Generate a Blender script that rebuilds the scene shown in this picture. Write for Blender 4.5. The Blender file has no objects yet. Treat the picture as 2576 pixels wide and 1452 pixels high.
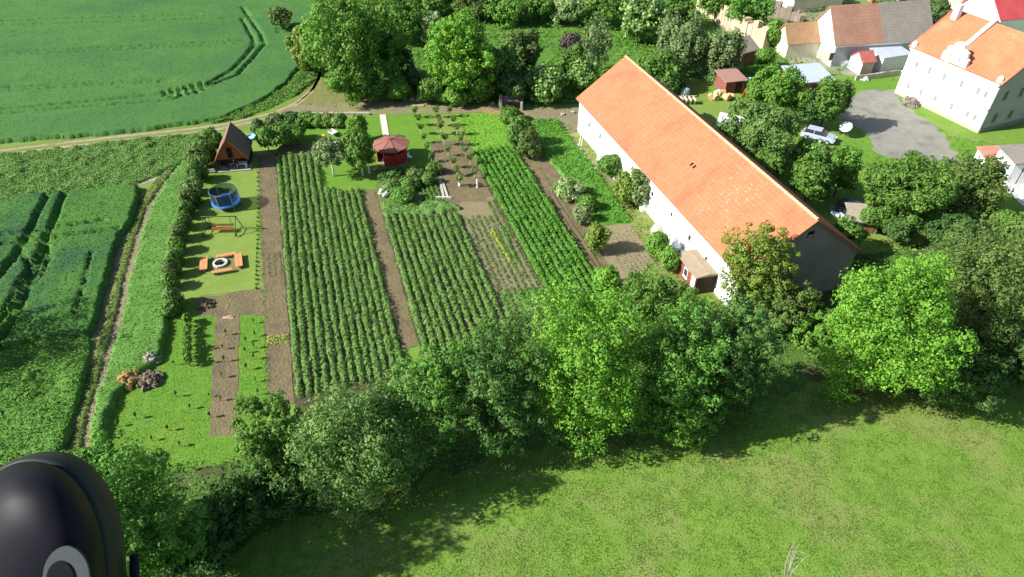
import bpy, math, random
import numpy as np
from mathutils import Vector, Matrix
random.seed(7); RNG=np.random.default_rng(7)
PI=math.pi
S=bpy.context.scene
C=bpy.data.collections.new('place'); S.collection.children.link(C)
# ------------------------------------------------------------------ camera
HC=42.0; PITCH=math.radians(40); FPX=1700.0
cam=bpy.data.objects.new('camera',bpy.data.cameras.new('camera')); C.objects.link(cam)
cam.location=(0,0,HC); cam.rotation_euler=(math.radians(50),0,0)
cam.data.sensor_width=36; cam.data.lens=36*FPX/2576; cam.data.clip_start=.05; cam.data.clip_end=3000
S.camera=cam
# ------------------------------------------------------------------ light
EL=math.radians(35); SX,SY=-.978,-.208
w=bpy.data.worlds.new('World'); S.world=w; w.use_nodes=True
nt=w.node_tree; bg=nt.nodes['Background']; sk=nt.nodes.new('ShaderNodeTexSky'); sk.sky_type='NISHITA'
sk.sun_disc=False; sk.sun_elevation=EL; sk.sun_rotation=math.atan2(SX,SY)
nt.links.new(sk.outputs[0],bg.inputs[0]); bg.inputs[1].default_value=.078
sl=bpy.data.lights.new('sun','SUN'); sl.energy=5.0; sl.angle=math.radians(.5); sl.color=(1,.96,.89)
so=bpy.data.objects.new('sun',sl); C.objects.link(so); so.location=(-80,-20,90)
so.rotation_euler=Vector((-SX*math.cos(EL),-SY*math.cos(EL),-math.sin(EL))).to_track_quat('-Z','Y').to_euler()
S.view_settings.view_transform='Standard'; S.view_settings.look='None'; S.view_settings.gamma=1
S.view_settings.exposure=.88
# ------------------------------------------------------------------ surveying: a bearing read from the photo, met with a level plane
def at(u,v,z=0.0):
    x=(u-1288)/FPX; y=(v-726)/FPX
    r=(x,math.cos(PITCH)-y*math.sin(PITCH),-(y*math.cos(PITCH)+math.sin(PITCH)))
    k=(z-HC)/r[2]; return Vector((r[0]*k,r[1]*k,z))
def mpp(u,v,z=0.0):      # metres a unit of bearing spans there
    p=at(u,v,z); return (p.y*math.cos(PITCH)+(HC-z)*math.sin(PITCH))/FPX
AX=Vector((-.295,.9555,0)); BX=Vector((.9555,.295,0)); O0=at(690,400)
GA=math.atan2(BX.y,BX.x)
def F(b,s,z=0.0):        # garden grid: b across the rows, s along them
    p=O0+BX*b+AX*s; return Vector((p.x,p.y,z))
# ------------------------------------------------------------------ materials
MATS={}
def mat(name,c1,c2=None,scale=1.0,rough=.9,bump=0.0,bscale=None,c3=None,s3=.15,t3=.55,attr=False,spec=.2,detail=6,metal=0,transl=0,kind='noise',alpha=None,rowdir=None):
    if name in MATS: return MATS[name]
    m=bpy.data.materials.new(name); MATS[name]=m; m.use_nodes=True
    n=m.node_tree.nodes; l=m.node_tree.links; b=n['Principled BSDF']
    b.inputs['Roughness'].default_value=rough; b.inputs['Specular IOR Level'].default_value=spec; b.inputs['Metallic'].default_value=metal
    c1=(*c1,1); c2=(*(c2 or c1[:3]),1)
    geo=n.new('ShaderNodeNewGeometry'); pos=geo.outputs['Position']
    if kind=='obj':
        tc=n.new('ShaderNodeTexCoord'); pos=tc.outputs['Object']
    mix=n.new('ShaderNodeMix'); mix.data_type='RGBA'; mix.inputs[6].default_value=c1; mix.inputs[7].default_value=c2
    if attr:
        a=n.new('ShaderNodeAttribute'); a.attribute_name='tint'; l.new(a.outputs['Fac'],mix.inputs[0])
    else:
        no=n.new('ShaderNodeTexNoise'); no.inputs['Scale'].default_value=scale; no.inputs['Detail'].default_value=detail; no.inputs['Roughness'].default_value=.65
        l.new(pos,no.inputs['Vector'])
        mr=n.new('ShaderNodeMapRange'); mr.inputs[1].default_value=.3; mr.inputs[2].default_value=.7
        l.new(no.outputs[0],mr.inputs[0]); l.new(mr.outputs[0],mix.inputs[0])
    out=mix.outputs[2]
    if c3:
        n3=n.new('ShaderNodeTexNoise'); n3.inputs['Scale'].default_value=s3; n3.inputs['Detail'].default_value=8; n3.inputs['Roughness'].default_value=.6
        l.new(pos,n3.inputs['Vector'])
        m3=n.new('ShaderNodeMapRange'); m3.inputs[1].default_value=t3-.08; m3.inputs[2].default_value=t3+.12; l.new(n3.outputs[0],m3.inputs[0])
        x3=n.new('ShaderNodeMix'); x3.data_type='RGBA'; x3.inputs[7].default_value=(*c3,1)
        l.new(m3.outputs[0],x3.inputs[0]); l.new(out,x3.inputs[6]); out=x3.outputs[2]
    l.new(out,b.inputs['Base Color'])
    if bump:
        nb=n.new('ShaderNodeTexNoise'); nb.inputs['Scale'].default_value=bscale or scale*4; nb.inputs['Detail'].default_value=4
        l.new(pos,nb.inputs['Vector']); bu=n.new('ShaderNodeBump'); bu.inputs['Strength'].default_value=min(1,bump); bu.inputs['Distance'].default_value=.12*max(1,bump)
        l.new(nb.outputs[0],bu.inputs['Height']); l.new(bu.outputs[0],b.inputs['Normal'])
    if transl:
        tr=n.new('ShaderNodeBsdfTranslucent'); l.new(out,tr.inputs[0]); ms=n.new('ShaderNodeMixShader'); ms.inputs[0].default_value=transl
        o=n['Material Output']; l.new(b.outputs[0],ms.inputs[1]); l.new(tr.outputs[0],ms.inputs[2]); l.new(ms.outputs[0],o.inputs[0])
    if alpha is not None: b.inputs['Alpha'].default_value=alpha
    return m
def tile_mat(name,c1,c2,cpatch,ang,tile=.32,spots=None,row=.34):
    """clay tiles: courses and columns as bump and faint colour, in the roof's own coordinates (x along the ridge)"""
    if name in MATS: return MATS[name]
    m=mat(name,c1,c2,scale=.55,rough=.85,c3=cpatch,s3=.25,t3=.6,kind='obj',spec=.15)
    n=m.node_tree.nodes; l=m.node_tree.links; b=n['Principled BSDF']
    tc=n.new('ShaderNodeTexCoord')
    br=n.new('ShaderNodeTexBrick'); br.inputs['Scale'].default_value=1; br.inputs['Brick Width'].default_value=tile; br.inputs['Row Height'].default_value=row
    br.inputs['Mortar Size'].default_value=.018; br.inputs['Color1'].default_value=(1,1,1,1); br.inputs['Color2'].default_value=(.78,.76,.74,1); br.inputs['Mortar'].default_value=(.55,.5,.48,1)
    l.new(tc.outputs['Object'],br.inputs['Vector'])
    src=b.inputs['Base Color'].links[0].from_socket
    mu=n.new('ShaderNodeMix'); mu.data_type='RGBA'; mu.blend_type='MULTIPLY'; mu.inputs[0].default_value=.55
    l.new(src,mu.inputs[6]); l.new(br.outputs[0],mu.inputs[7]); out=mu.outputs[2]
    if spots:
        no=n.new('ShaderNodeTexNoise'); no.inputs['Scale'].default_value=3.5; no.inputs['Detail'].default_value=8; l.new(tc.outputs['Object'],no.inputs['Vector'])
        sx=n.new('ShaderNodeVectorMath'); sx.operation='DISTANCE'; l.new(tc.outputs['Object'],sx.inputs[0]); sx.inputs[1].default_value=spots[0]
        mr=n.new('ShaderNodeMapRange'); mr.inputs[1].default_value=spots[1]; mr.inputs[2].default_value=0; mr.inputs[3].default_value=0; mr.inputs[4].default_value=.13; l.new(sx.outputs['Value'],mr.inputs[0])
        ad=n.new('ShaderNodeMath'); l.new(no.outputs[0],ad.inputs[0]); l.new(mr.outputs[0],ad.inputs[1])
        gt=n.new('ShaderNodeMapRange'); gt.inputs[1].default_value=.70; gt.inputs[2].default_value=.80; l.new(ad.outputs[0],gt.inputs[0])
        x=n.new('ShaderNodeMix'); x.data_type='RGBA'; x.inputs[7].default_value=(.60,.38,.26,1); l.new(gt.outputs[0],x.inputs[0]); l.new(out,x.inputs[6]); out=x.outputs[2]
    l.new(out,b.inputs['Base Color'])
    wv=n.new('ShaderNodeTexWave'); wv.bands_direction='Y'; wv.inputs['Scale'].default_value=.31/row*1.0; wv.wave_profile='SAW'; l.new(tc.outputs['Object'],wv.inputs['Vector'])
    bu=n.new('ShaderNodeBump'); bu.inputs['Strength'].default_value=.35; bu.inputs['Distance'].default_value=.05; l.new(wv.outputs[0],bu.inputs['Height']); l.new(bu.outputs[0],b.inputs['Normal'])
    return m
# ------------------------------------------------------------------ object helpers
def tag(o,label=None,cat=None,group=None,kind=None):
    if label: o['label']=label
    if cat: o['category']=cat
    if group: o['group']=group
    if kind: o['kind']=kind
    return o
def link(name,me,parent=None,loc=(0,0,0),rz=0):
    o=bpy.data.objects.new(name,me); C.objects.link(o); o.location=loc; o.rotation_euler=(0,0,rz)
    if parent: o.parent=parent
    return o
def thing(name,label,cat,loc=(0,0,0),rz=0,group=None):
    return tag(link(name,None,None,loc,rz),label,cat,group)
def clone(root,loc,rz,label,group=None,scale=1):
    c=root.copy(); C.objects.link(c); c.location=loc; c.rotation_euler=(0,0,rz); c.scale=(scale,)*3; c['label']=label
    if group: c['group']=group
    for ch in root.children:
        d=ch.copy(); C.objects.link(d); d.parent=c
        for g in ch.children:
            e=g.copy(); C.objects.link(e); e.parent=d
    return c
class MB:
    def __init__(s): s.v=[]; s.f=[]
    def add(s,vs,fs):
        k=len(s.v); s.v+= [tuple(v) for v in vs]; s.f+=[tuple(i+k for i in f) for f in fs]; return s
    def box(s,x0,x1,y0,y1,z0,z1):
        return s.add([(x,y,z) for z in(z0,z1) for x,y in((x0,y0),(x1,y0),(x1,y1),(x0,y1))],[(0,3,2,1),(4,5,6,7),(0,1,5,4),(1,2,6,5),(2,3,7,6),(3,0,4,7)])
    def obox(s,c,sx,sy,sz,rz=0,tilt=0):
        M=Matrix.Translation(c)@Matrix.Rotation(rz,4,'Z')@Matrix.Rotation(tilt,4,'X'); 
        P=[M@Vector((x*sx/2,y*sy/2,z*sz/2)) for z in(-1,1) for x,y in((-1,-1),(1,-1),(1,1),(-1,1))]
        return s.add(P,[(0,3,2,1),(4,5,6,7),(0,1,5,4),(1,2,6,5),(2,3,7,6),(3,0,4,7)])
    def tube(s,pts,rs,n=7,cap=True):
        pts=[Vector(p) for p in pts]; rs=rs if hasattr(rs,'__len__') else [rs]*len(pts); k=len(s.v)
        for i,p in enumerate(pts):
            d=(pts[min(i+1,len(pts)-1)]-pts[max(i-1,0)]).normalized(); u=d.orthogonal().normalized(); w=d.cross(u)
            for j in range(n):
                a=2*PI*j/n; s.v.append(tuple(p+(u*math.cos(a)+w*math.sin(a))*rs[i]))
        for i in range(len(pts)-1):
            for j in range(n):
                s.f.append((k+i*n+j,k+i*n+(j+1)%n,k+(i+1)*n+(j+1)%n,k+(i+1)*n+j))
        if cap: s.f.append(tuple(k+j for j in range(n))[::-1]); s.f.append(tuple(k+(len(pts)-1)*n+j for j in range(n)))
        return s
    def lathe(s,prof,n=16,c=(0,0,0)):
        k=len(s.v)
        for r,z in prof:
            for j in range(n): a=2*PI*j/n; s.v.append((c[0]+r*math.cos(a),c[1]+r*math.sin(a),c[2]+z))
        for i in range(len(prof)-1):
            for j in range(n): s.f.append((k+i*n+j,k+i*n+(j+1)%n,k+(i+1)*n+(j+1)%n,k+(i+1)*n+j))
        s.f.append(tuple(k+j for j in range(n))[::-1]); s.f.append(tuple(k+(len(prof)-1)*n+j for j in range(n))); return s
    def prism(s,prof,x0,x1):   # profile in y,z pushed along x
        n=len(prof); k=len(s.v)
        s.v+=[(x0,y,z) for y,z in prof]+[(x1,y,z) for y,z in prof]
        s.f.append(tuple(k+i for i in range(n))[::-1]); s.f.append(tuple(k+n+i for i in range(n)))
        for i in range(n): j=(i+1)%n; s.f.append((k+i,k+j,k+n+j,k+n+i))
        return s
    def plate(s,poly,z0,z1):
        n=len(poly); k=len(s.v); s.v+=[(p[0],p[1],z0) for p in poly]+[(p[0],p[1],z1) for p in poly]
        s.f.append(tuple(k+i for i in range(n))[::-1]); s.f.append(tuple(k+n+i for i in range(n)))
        for i in range(n): j=(i+1)%n; s.f.append((k+i,k+j,k+n+j,k+n+i))
        return s
    def blob(s,c,r,seed=0,n=9,rough=.25,sq=(1,1,1)):
        rr=random.Random(seed); k=len(s.v); m=max(4,n//2)
        for i in range(m+1):
            th=PI*i/m
            for j in range(n):
                ph=2*PI*j/n; q=r*(1+rough*(rr.random()-.5)*2)
                s.v.append((c[0]+sq[0]*q*math.sin(th)*math.cos(ph),c[1]+sq[1]*q*math.sin(th)*math.sin(ph),c[2]+sq[2]*q*math.cos(th)))
        for i in range(m):
            for j in range(n): s.f.append((k+i*n+j,k+(i+1)*n+j,k+(i+1)*n+(j+1)%n,k+i*n+(j+1)%n))
        return s
    def build(s,name,m,parent=None,loc=(0,0,0),rz=0,smooth=False,bevel=0):
        me=bpy.data.meshes.new(name); me.from_pydata(s.v,[],s.f); me.materials.append(m)
        import bmesh
        b=bmesh.new(); b.from_mesh(me); bmesh.ops.recalc_face_normals(b,faces=b.faces); b.to_mesh(me); b.free()
        if smooth: me.polygons.foreach_set('use_smooth',[True]*len(me.polygons))
        o=link(name,me,parent,loc,rz)
        if bevel:
            q=o.modifiers.new('bevel','BEVEL'); q.width=bevel; q.segments=1; q.limit_method='ANGLE'
        return o
def npmesh(name,V,Fq,m,tint=None,smooth=False):
    me=bpy.data.meshes.new(name); V=np.asarray(V,np.float32); Fq=np.asarray(Fq,np.int32); k=Fq.shape[1]
    me.vertices.add(len(V)); me.vertices.foreach_set('co',V.ravel())
    me.loops.add(Fq.size); me.loops.foreach_set('vertex_index',Fq.ravel())
    me.polygons.add(len(Fq)); me.polygons.foreach_set('loop_start',np.arange(0,Fq.size,k,dtype=np.int32))
    me.update(calc_edges=True)
    if tint is not None:
        a=me.attributes.new('tint','FLOAT','FACE'); a.data.foreach_set('value',np.asarray(tint,np.float32))
    if smooth: me.polygons.foreach_set('use_smooth',np.ones(len(Fq),bool))
    me.materials.append(m); return me
def unit(a): return a/np.maximum(np.linalg.norm(a,axis=1,keepdims=True),1e-9)
def leaves(P,N,size,rng,aspect=.7):
    """one small diamond leaf per point, facing N"""
    n=len(P); R=unit(rng.normal(size=(n,3))); T=unit(np.cross(N,R)); B=np.cross(N,T)
    s=(np.asarray(size)*np.ones(n))[:,None]*rng.uniform(.7,1.3,(n,1))
    V=np.empty((n,4,3)); V[:,0]=P+T*s*.5; V[:,1]=P+B*s*.5*aspect; V[:,2]=P-T*s*.5; V[:,3]=P-B*s*.5*aspect
    return V.reshape(-1,3), np.arange(4*n).reshape(n,4)
def sph(n,rng): return unit(rng.normal(size=(n,3)))
_lat={}
def vnoise(x,y,scale,seed=0):
    r=_lat.setdefault(seed,np.random.default_rng(seed+99).random((256,256)))
    X=x/scale+1000; Y=y/scale+1000; i=np.floor(X).astype(int); j=np.floor(Y).astype(int); fx=X-i; fy=Y-j
    fx=fx*fx*(3-2*fx); fy=fy*fy*(3-2*fy); g=lambda a,b: r[a%256,b%256]
    return (g(i,j)*(1-fx)+g(i+1,j)*fx)*(1-fy)+(g(i,j+1)*(1-fx)+g(i+1,j+1)*fx)*fy
def inside(px,py,poly):
    r=np.zeros(px.shape,bool); n=len(poly)
    for i in range(n):
        x0,y0=poly[i][0],poly[i][1]; x1,y1=poly[(i+1)%n][0],poly[(i+1)%n][1]
        if y0==y1: continue
        c=((y0>py)!=(y1>py))&(px<(x1-x0)*(py-y0)/(y1-y0)+x0); r^=c
    return r
def dline(px,py,pl):
    d=np.full(px.shape,1e9)
    for (a,b) in zip(pl[:-1],pl[1:]):
        ax,ay,bx,by=a[0],a[1],b[0],b[1]; L=(bx-ax)**2+(by-ay)**2+1e-9
        t=np.clip(((px-ax)*(bx-ax)+(py-ay)*(by-ay))/L,0,1); d=np.minimum(d,np.hypot(px-ax-t*(bx-ax),py-ay-t*(by-ay)))
    return d
def P_(pts,z=0): return [at(u,v,z) for u,v in pts]
def crop(name,poly,cell,h,m,ruts=(),rough=.1,big=0,bigs=1.5,edge=.4,seed=1,z0=.0,label=None,fringe=0,fm=None,fs=.2,kind='stuff',cat=None,jig=.35):
    """standing crop or long grass: a closed-canopy height field, wheel ruts pressed in, leaf tips scattered over it"""
    rng=np.random.default_rng(seed); A=np.array([(p[0],p[1]) for p in poly]); x0,y0=A.min(0)-cell; x1,y1=A.max(0)+cell
    nx=int((x1-x0)/cell)+2; ny=int((y1-y0)/cell)+2
    X,Y=np.meshgrid(x0+np.arange(nx)*cell,y0+np.arange(ny)*cell); X=X+rng.uniform(-jig,jig,X.shape)*cell; Y=Y+rng.uniform(-jig,jig,X.shape)*cell
    WX=X+(vnoise(X,Y,1.3,3)-.5)*edge*2; WY=Y+(vnoise(X,Y,1.3,4)-.5)*edge*2
    ins=inside(WX,WY,poly)
    def hh(X,Y):
        z=h*(1+rough*rng.normal(size=X.shape)*.6)+big*(vnoise(X,Y,bigs,seed+11)-.4)
        for pl,wd,dp in ruts:
            d=dline(X+(vnoise(X,Y,2.,8)-.5)*.25,Y,pl); z=z*(1-dp*np.clip((wd*1.25-d)/(wd*.45),0,1))
        return np.maximum(z,.02)
    Z=np.where(ins,hh(X,Y),-.05)+z0
    keep=ins[:-1,:-1]|ins[1:,:-1]|ins[:-1,1:]|ins[1:,1:]
    idx=np.arange(nx*ny).reshape(ny,nx); Fq=np.stack([idx[:-1,:-1],idx[:-1,1:],idx[1:,1:],idx[1:,:-1]],-1)[keep]
    used,inv=np.unique(Fq.ravel(),return_inverse=True); V=np.stack([X.ravel(),Y.ravel(),Z.ravel()],1)[used]
    me=npmesh(name,V,inv.reshape(-1,4),m,rng.random(len(Fq)))
    o=link(name,me); tag(o,label,cat,None,kind)
    if fringe:
        n=int(fringe*(x1-x0)*(y1-y0)); X=rng.uniform(x0,x1,n); Y=rng.uniform(y0,y1,n); k=inside(X,Y,poly); X=X[k]; Y=Y[k]
        Z=hh(X,Y)+z0; N=unit(rng.normal(size=(len(X),3))*.6+np.array([0,0,.9])); V2,F2=leaves(np.stack([X,Y,Z+fs*.15],1),N,fs,rng)
        # joined into the same object: same mesh, second material
        me2=npmesh(name+'_tips',V2,F2,fm or m,rng.random(len(F2)))
        V3=np.concatenate([V,V2]); F3=np.concatenate([inv.reshape(-1,4),F2+len(V)])
        me3=npmesh(name,V3,F3,m,rng.random(len(F3))); me3.materials.append(fm or m)
        mi=np.zeros(len(F3),np.int32); mi[len(Fq):]=1; me3.polygons.foreach_set('material_index',mi)
        o.data=me3; bpy.data.meshes.remove(me); bpy.data.meshes.remove(me2)
    return o
def sheet(name,poly,z,m,label=None,kind='structure',edge=.15,step=.8,seed=5):
    """ground covering laid as a thin sheet with an irregular edge"""
    rng=random.Random(seed); pts=[]
    n=len(poly)
    for i in range(n):
        a=Vector((poly[i][0],poly[i][1])); b=Vector((poly[(i+1)%n][0],poly[(i+1)%n][1])); L=(b-a).length; k=max(1,int(L/step)) if edge else 1
        for j in range(k):
            p=a.lerp(b,j/k); q=rng.uniform(-edge,edge) if edge and j else 0; d=(b-a).normalized() if L>0 else Vector((1,0)); pts.append((p.x-d.y*q,p.y+d.x*q,z))
    me=bpy.data.meshes.new(name); me.from_pydata(pts,[],[tuple(range(len(pts)))]); me.materials.append(m)
    if me.polygons[0].normal.z<0: me.flip_normals()
    o=link(name,me); tag(o,label,None,None,kind); return o
def tufts(name,poly,dens,size,m,label,seed=1,hgt=.06,up=.9,excl=(),cat=None,clump=0):
    rng=np.random.default_rng(seed); A=np.array([(p[0],p[1]) for p in poly]); x0,y0=A.min(0); x1,y1=A.max(0)
    n=int(dens*(x1-x0)*(y1-y0)); X=rng.uniform(x0,x1,n); Y=rng.uniform(y0,y1,n)
    if clump:
        k=vnoise(X,Y,clump,seed)+.35*vnoise(X,Y,clump*.3,seed+1)>rng.uniform(.3,1.0,n); X=X[k];Y=Y[k]
    k=inside(X,Y,poly)
    for e in excl: k&=~inside(X,Y,e)
    X=X[k];Y=Y[k]; N=unit(rng.normal(size=(len(X),3))*.55+np.array([0,0,up]))
    V,Fq=leaves(np.stack([X,Y,rng.uniform(.02,hgt,len(X))],1),N,size,rng,.55)
    t=np.clip(.25+.5*vnoise(X,Y,2.5,seed+5)+rng.normal(size=len(X))*.2,0,1)
    return tag(link(name,npmesh(name,V,Fq,m,t)),label,cat,None,'stuff')
# ------------------------------------------------------------------ palettes (leaf: dark tint, light tint)
def leafm(name,a,b,tr=.3): return mat(name,a,b,attr=True,transl=tr,rough=.6,spec=.25)
LM={
 'bright':leafm('leaf_bright_green',(.11,.28,.025),(.22,.45,.05)),
 'lime':leafm('leaf_lime_green',(.10,.24,.03),(.19,.37,.055)),
 'mid':leafm('leaf_mid_green',(.08,.185,.026),(.165,.31,.052)),
 'fresh':leafm('leaf_fresh_green',(.085,.22,.03),(.17,.37,.06)),
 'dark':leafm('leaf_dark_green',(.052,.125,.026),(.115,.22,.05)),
 'grey':leafm('leaf_grey_green',(.10,.20,.042),(.21,.35,.092)),
 'blue':leafm('leaf_blue_green',(.055,.145,.03),(.13,.26,.055)),
 'olive':leafm('leaf_olive',(.12,.20,.028),(.25,.36,.06)),
 'olived':leafm('leaf_olive_dark',(.085,.15,.032),(.17,.25,.06)),
 'pale':leafm('leaf_pale_blossom',(.17,.29,.07),(.45,.55,.26)),
 'willow':leafm('leaf_willow',(.13,.20,.07),(.25,.34,.13)),
 'purple':leafm('leaf_purple',(.08,.05,.05),(.15,.11,.09)),
 'conifer':leafm('leaf_conifer',(.05,.11,.035),(.15,.24,.07)),
 'crop':leafm('leaf_potato',(.12,.24,.05),(.22,.385,.09)),
 'cropy':leafm('leaf_crop_yellow',(.32,.44,.05),(.5,.62,.12)),
 'cropb':leafm('leaf_bright_crop',(.08,.23,.025),(.16,.38,.05)),
 'flower':leafm('petals',(.7,.7,.6),(.9,.9,.85)),
 'flowery':leafm('petals_yellow',(.75,.6,.1),(.8,.75,.3)),
}
BARK=mat('bark',(.09,.07,.05),(.17,.14,.11),scale=6,bump=.4)
LIME=mat('limewashed_bark',(.75,.74,.68),(.6,.58,.5),scale=8)
BIRCH=mat('birch_bark',(.6,.6,.56),(.35,.34,.3),scale=3)
DEAD=mat('dead_wood',(.33,.31,.26),(.2,.18,.14),scale=8)
SOIL=mat('bare_soil',(.138,.108,.056),(.195,.158,.086),scale=1.2,bump=.9,bscale=4,c3=(.12,.10,.062),s3=.5)
SOILD=mat('furrow_shade_soil',(.055,.045,.028),(.10,.08,.05),scale=2,bump=.7,bscale=6)  # soil colour darkened to carry the shade between crop rows
TRACK=mat('track_earth',(.27,.23,.15),(.36,.31,.2),scale=1.1,bump=.4,c3=(.17,.22,.07),s3=.4,t3=.58)
GRASS=mat('meadow_grass',(.11,.21,.024),(.16,.275,.04),scale=.5,bump=.55,bscale=6,c3=(.21,.235,.075),s3=.16,t3=.57)
LAWN=mat('mown_lawn',(.155,.235,.04),(.195,.275,.055),scale=.8,bump=.35,bscale=12,c3=(.12,.23,.025),s3=.12,t3=.6)
LAWNG=mat('green_lawn',(.09,.21,.02),(.13,.26,.03),scale=1.,bump=.5,bscale=9,c3=(.15,.25,.03),s3=.2,t3=.6)
RANK=mat('rank_grass',(.06,.155,.02),(.11,.23,.035),scale=1.4,bump=.9,bscale=5)
# ------------------------------------------------------------------ vegetation builders
def crown_cloud(R,Rz,n_lobe,n_sub,n_leaf,leaf,rng,lob=.27,low=-.75,flat=0,sub=None,droop=0):
    """leaf points: limbs' lobes -> leafy clumps -> leaves"""
    k=np.arange(n_lobe)+.5; ph=np.arccos(1-2*k/n_lobe); th=PI*(1+5**.5)*k
    D=np.stack([np.cos(th)*np.sin(ph),np.sin(th)*np.sin(ph),np.cos(ph)],1)+rng.normal(size=(n_lobe,3))*.16; D=unit(D)
    D=D[D[:,2]>low]; n=len(D)
    rad=rng.uniform(.55,.92,n); rad[rng.random(n)<.2]*=.6; rad*=1+.18*(np.sin(D[:,0]*3+rng.uniform(0,6))*np.cos(D[:,1]*3.3+rng.uniform(0,6)))
    L=D*rad[:,None]; lr=lob*rng.uniform(.65,1.4,n)*1.1
    k2=max(5,n//3); D2=sph(k2,rng); D=np.concatenate([D,D2]); L=np.concatenate([L,D2*rng.uniform(.15,.5,(k2,1))]); lr=np.concatenate([lr,np.full(k2,.34)]); n+=k2
    SD=sph(n*n_sub,rng); li=np.repeat(np.arange(n),n_sub)
    ok=(SD*D[li]).sum(1)>-.45; SD=SD[ok]; li=li[ok]
    Sp=L[li]+SD*(lr[li]*rng.uniform(.7,1.08,len(li)))[:,None]
    q=np.linalg.norm(Sp,axis=1); Sp=Sp*np.where(q>1.14,1.14/q,1)[:,None]
    Sp=Sp*np.array([R,R,Rz]); sr=(sub or max(leaf*1.6,min(.7,.13*R)))*rng.uniform(.65,1.3,len(li))
    tl=rng.uniform(-.3,.3,n)[li]+rng.normal(size=len(li))*.2
    m=len(li); LD=sph(m*n_leaf,rng); si=np.repeat(np.arange(m),n_leaf)
    out=unit(Sp/np.array([R,R,Rz]))[si]
    P=Sp[si]+LD*(sr[si]*rng.uniform(.7,1.,len(si)))[:,None]*np.array([1,1,.85])
    if droop: P[:,2]-=rng.random(len(si))*droop
    N=unit(LD*1.2+out*.25+rng.normal(size=LD.shape)*.22+np.array([0,0,.25]))
    t=np.clip(.48+tl[si]+rng.normal(size=len(si))*.16,0,1)
    return P,N,t,L*np.array([R,R,Rz])
def tree(name,label,u,v,rx,ry,pal,seed,group=None,cat='tree',leaf=None,lobes=42,subs=22,nl=11,trunk=BARK,clear=.9,lob=.27,dens=1.,low=-.75,multi=1,shape=None,lift=0,droop=0,flowers=None):
    rng=np.random.default_rng(seed); hc=3.0; rx*=.96
    clear=clear if not (group and ('front belt' in group or 'dirt road' in group) and clear<=1) else .2
    for _ in range(8):
        t=mpp(u,v,hc); R=rx*t; p=at(u,v,hc); el=math.atan2(HC-hc,math.hypot(p.x,p.y)); ap=ry*t
        Rz=math.sqrt(max((ap**2-(R*math.sin(el))**2),(.45*R)**2*math.cos(el)**2))/math.cos(el); Rz=min(Rz,R*1.9); hc=Rz+clear+lift
    p=at(u,v,hc); leaf=leaf or min(.40,max(.20,t*6.4)); front=(group is not None and 'front belt' in group)
    if front: clear=min(clear,1.2) if clear>1 else .2; low=-.9; nl=38; lobes=int(lobes*.88); dens=dens*.7; leaf=leaf*.95; lob=max(lob,.25)
    else: nl=int(nl*1.9); dens=dens*1.0; lobes=max(12,int(lobes*.85))
    root=thing(name,label,cat,(p.x,p.y,0),0,group)
    P,N,tt,L=crown_cloud(R,Rz,lobes,int(subs*dens),nl,leaf,rng,lob,low,droop=droop)
    if shape=='cone':
        f=np.clip((Rz-P[:,2])/(2*Rz),0.02,1); P[:,:2]*=(f*1.25)[:,None]
    P[:,2]=np.maximum(P[:,2]+hc,.08)
    V,Fq=leaves(P,N,leaf,rng); cr=link('crown',npmesh('crown',V,Fq,LM[pal],tt),root)
    if flowers:
        k=(N[:,2]>.1)&(rng.random(len(P))<flowers[1]); Vf,Ff=leaves(P[k]+N[k]*leaf*.5,N[k],leaf*flowers[2],rng,1)
        link('blossom',npmesh('blossom',Vf,Ff,LM[flowers[0]],rng.random(len(Ff))),root)
    mb=MB(); r0=max(.05,R*.06)
    for q in range(multi):
        ox=(rng.random()-.5)*R*.25*(multi>1); oy=(rng.random()-.5)*R*.25*(multi>1)
        top=Vector((ox*2.4,oy*2.4,hc+Rz*.15)); mb.tube([(ox,oy,-.1),(ox*1.2,oy*1.2,hc*.35),(ox*1.8+R*.04,oy*1.8,hc*.75),top],[r0*1.25,r0,r0*.75,r0*.25],8)
    for i in rng.choice(len(L),min(10,len(L)),replace=False):
        e=Vector(L[i])*.7+Vector((0,0,hc)); b=Vector((0,0,max(hc*.4,min(hc*.9,e.z-R*.5)))); md=b.lerp(e,.5)+Vector((0,0,R*.08)); mb.tube([b,md,e],[r0*.5,r0*.3,r0*.1],5)
    mb.build('trunk',trunk,root,smooth=True); return root
def row_mesh(name,length,rng,pal,r=.275,h=.5,step=.25,nl=46,leaf=.17,gap=.025,wob=.035):
    """one planted row along +y from the origin: clump after clump of leaves"""
    c=np.arange(.1,length,step); c=c[rng.random(len(c))>gap]; n=len(c); cx=rng.normal(size=n)*wob; sz=rng.uniform(.7,1.25,n)*(1+.18*np.sin(c*.9+rng.uniform(0,6)))
    i=np.repeat(np.arange(n),nl); D=sph(len(i),rng); D[:,2]=np.abs(D[:,2])
    P=np.stack([cx[i]+D[:,0]*r*sz[i],c[i]+D[:,1]*r*sz[i],.04+D[:,2]*h*sz[i]],1)*1.0; P+=rng.normal(size=P.shape)*.03; P[:,2]=np.maximum(P[:,2],.03)
    N=unit(D+rng.normal(size=D.shape)*.4+np.array([0,0,.4])); V,Fq=leaves(P,N,leaf,rng)
    t=np.clip(.5+(rng.normal(size=n)*.14)[i]+rng.normal(size=len(i))*.15,0,1)
    return npmesh(name,V,Fq,LM[pal],t)
ORD=['first','second','third','fourth','fifth','sixth','seventh','eighth','ninth','tenth','eleventh','twelfth','thirteenth','fourteenth','fifteenth','sixteenth','seventeenth','eighteenth','nineteenth','twentieth']
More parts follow.
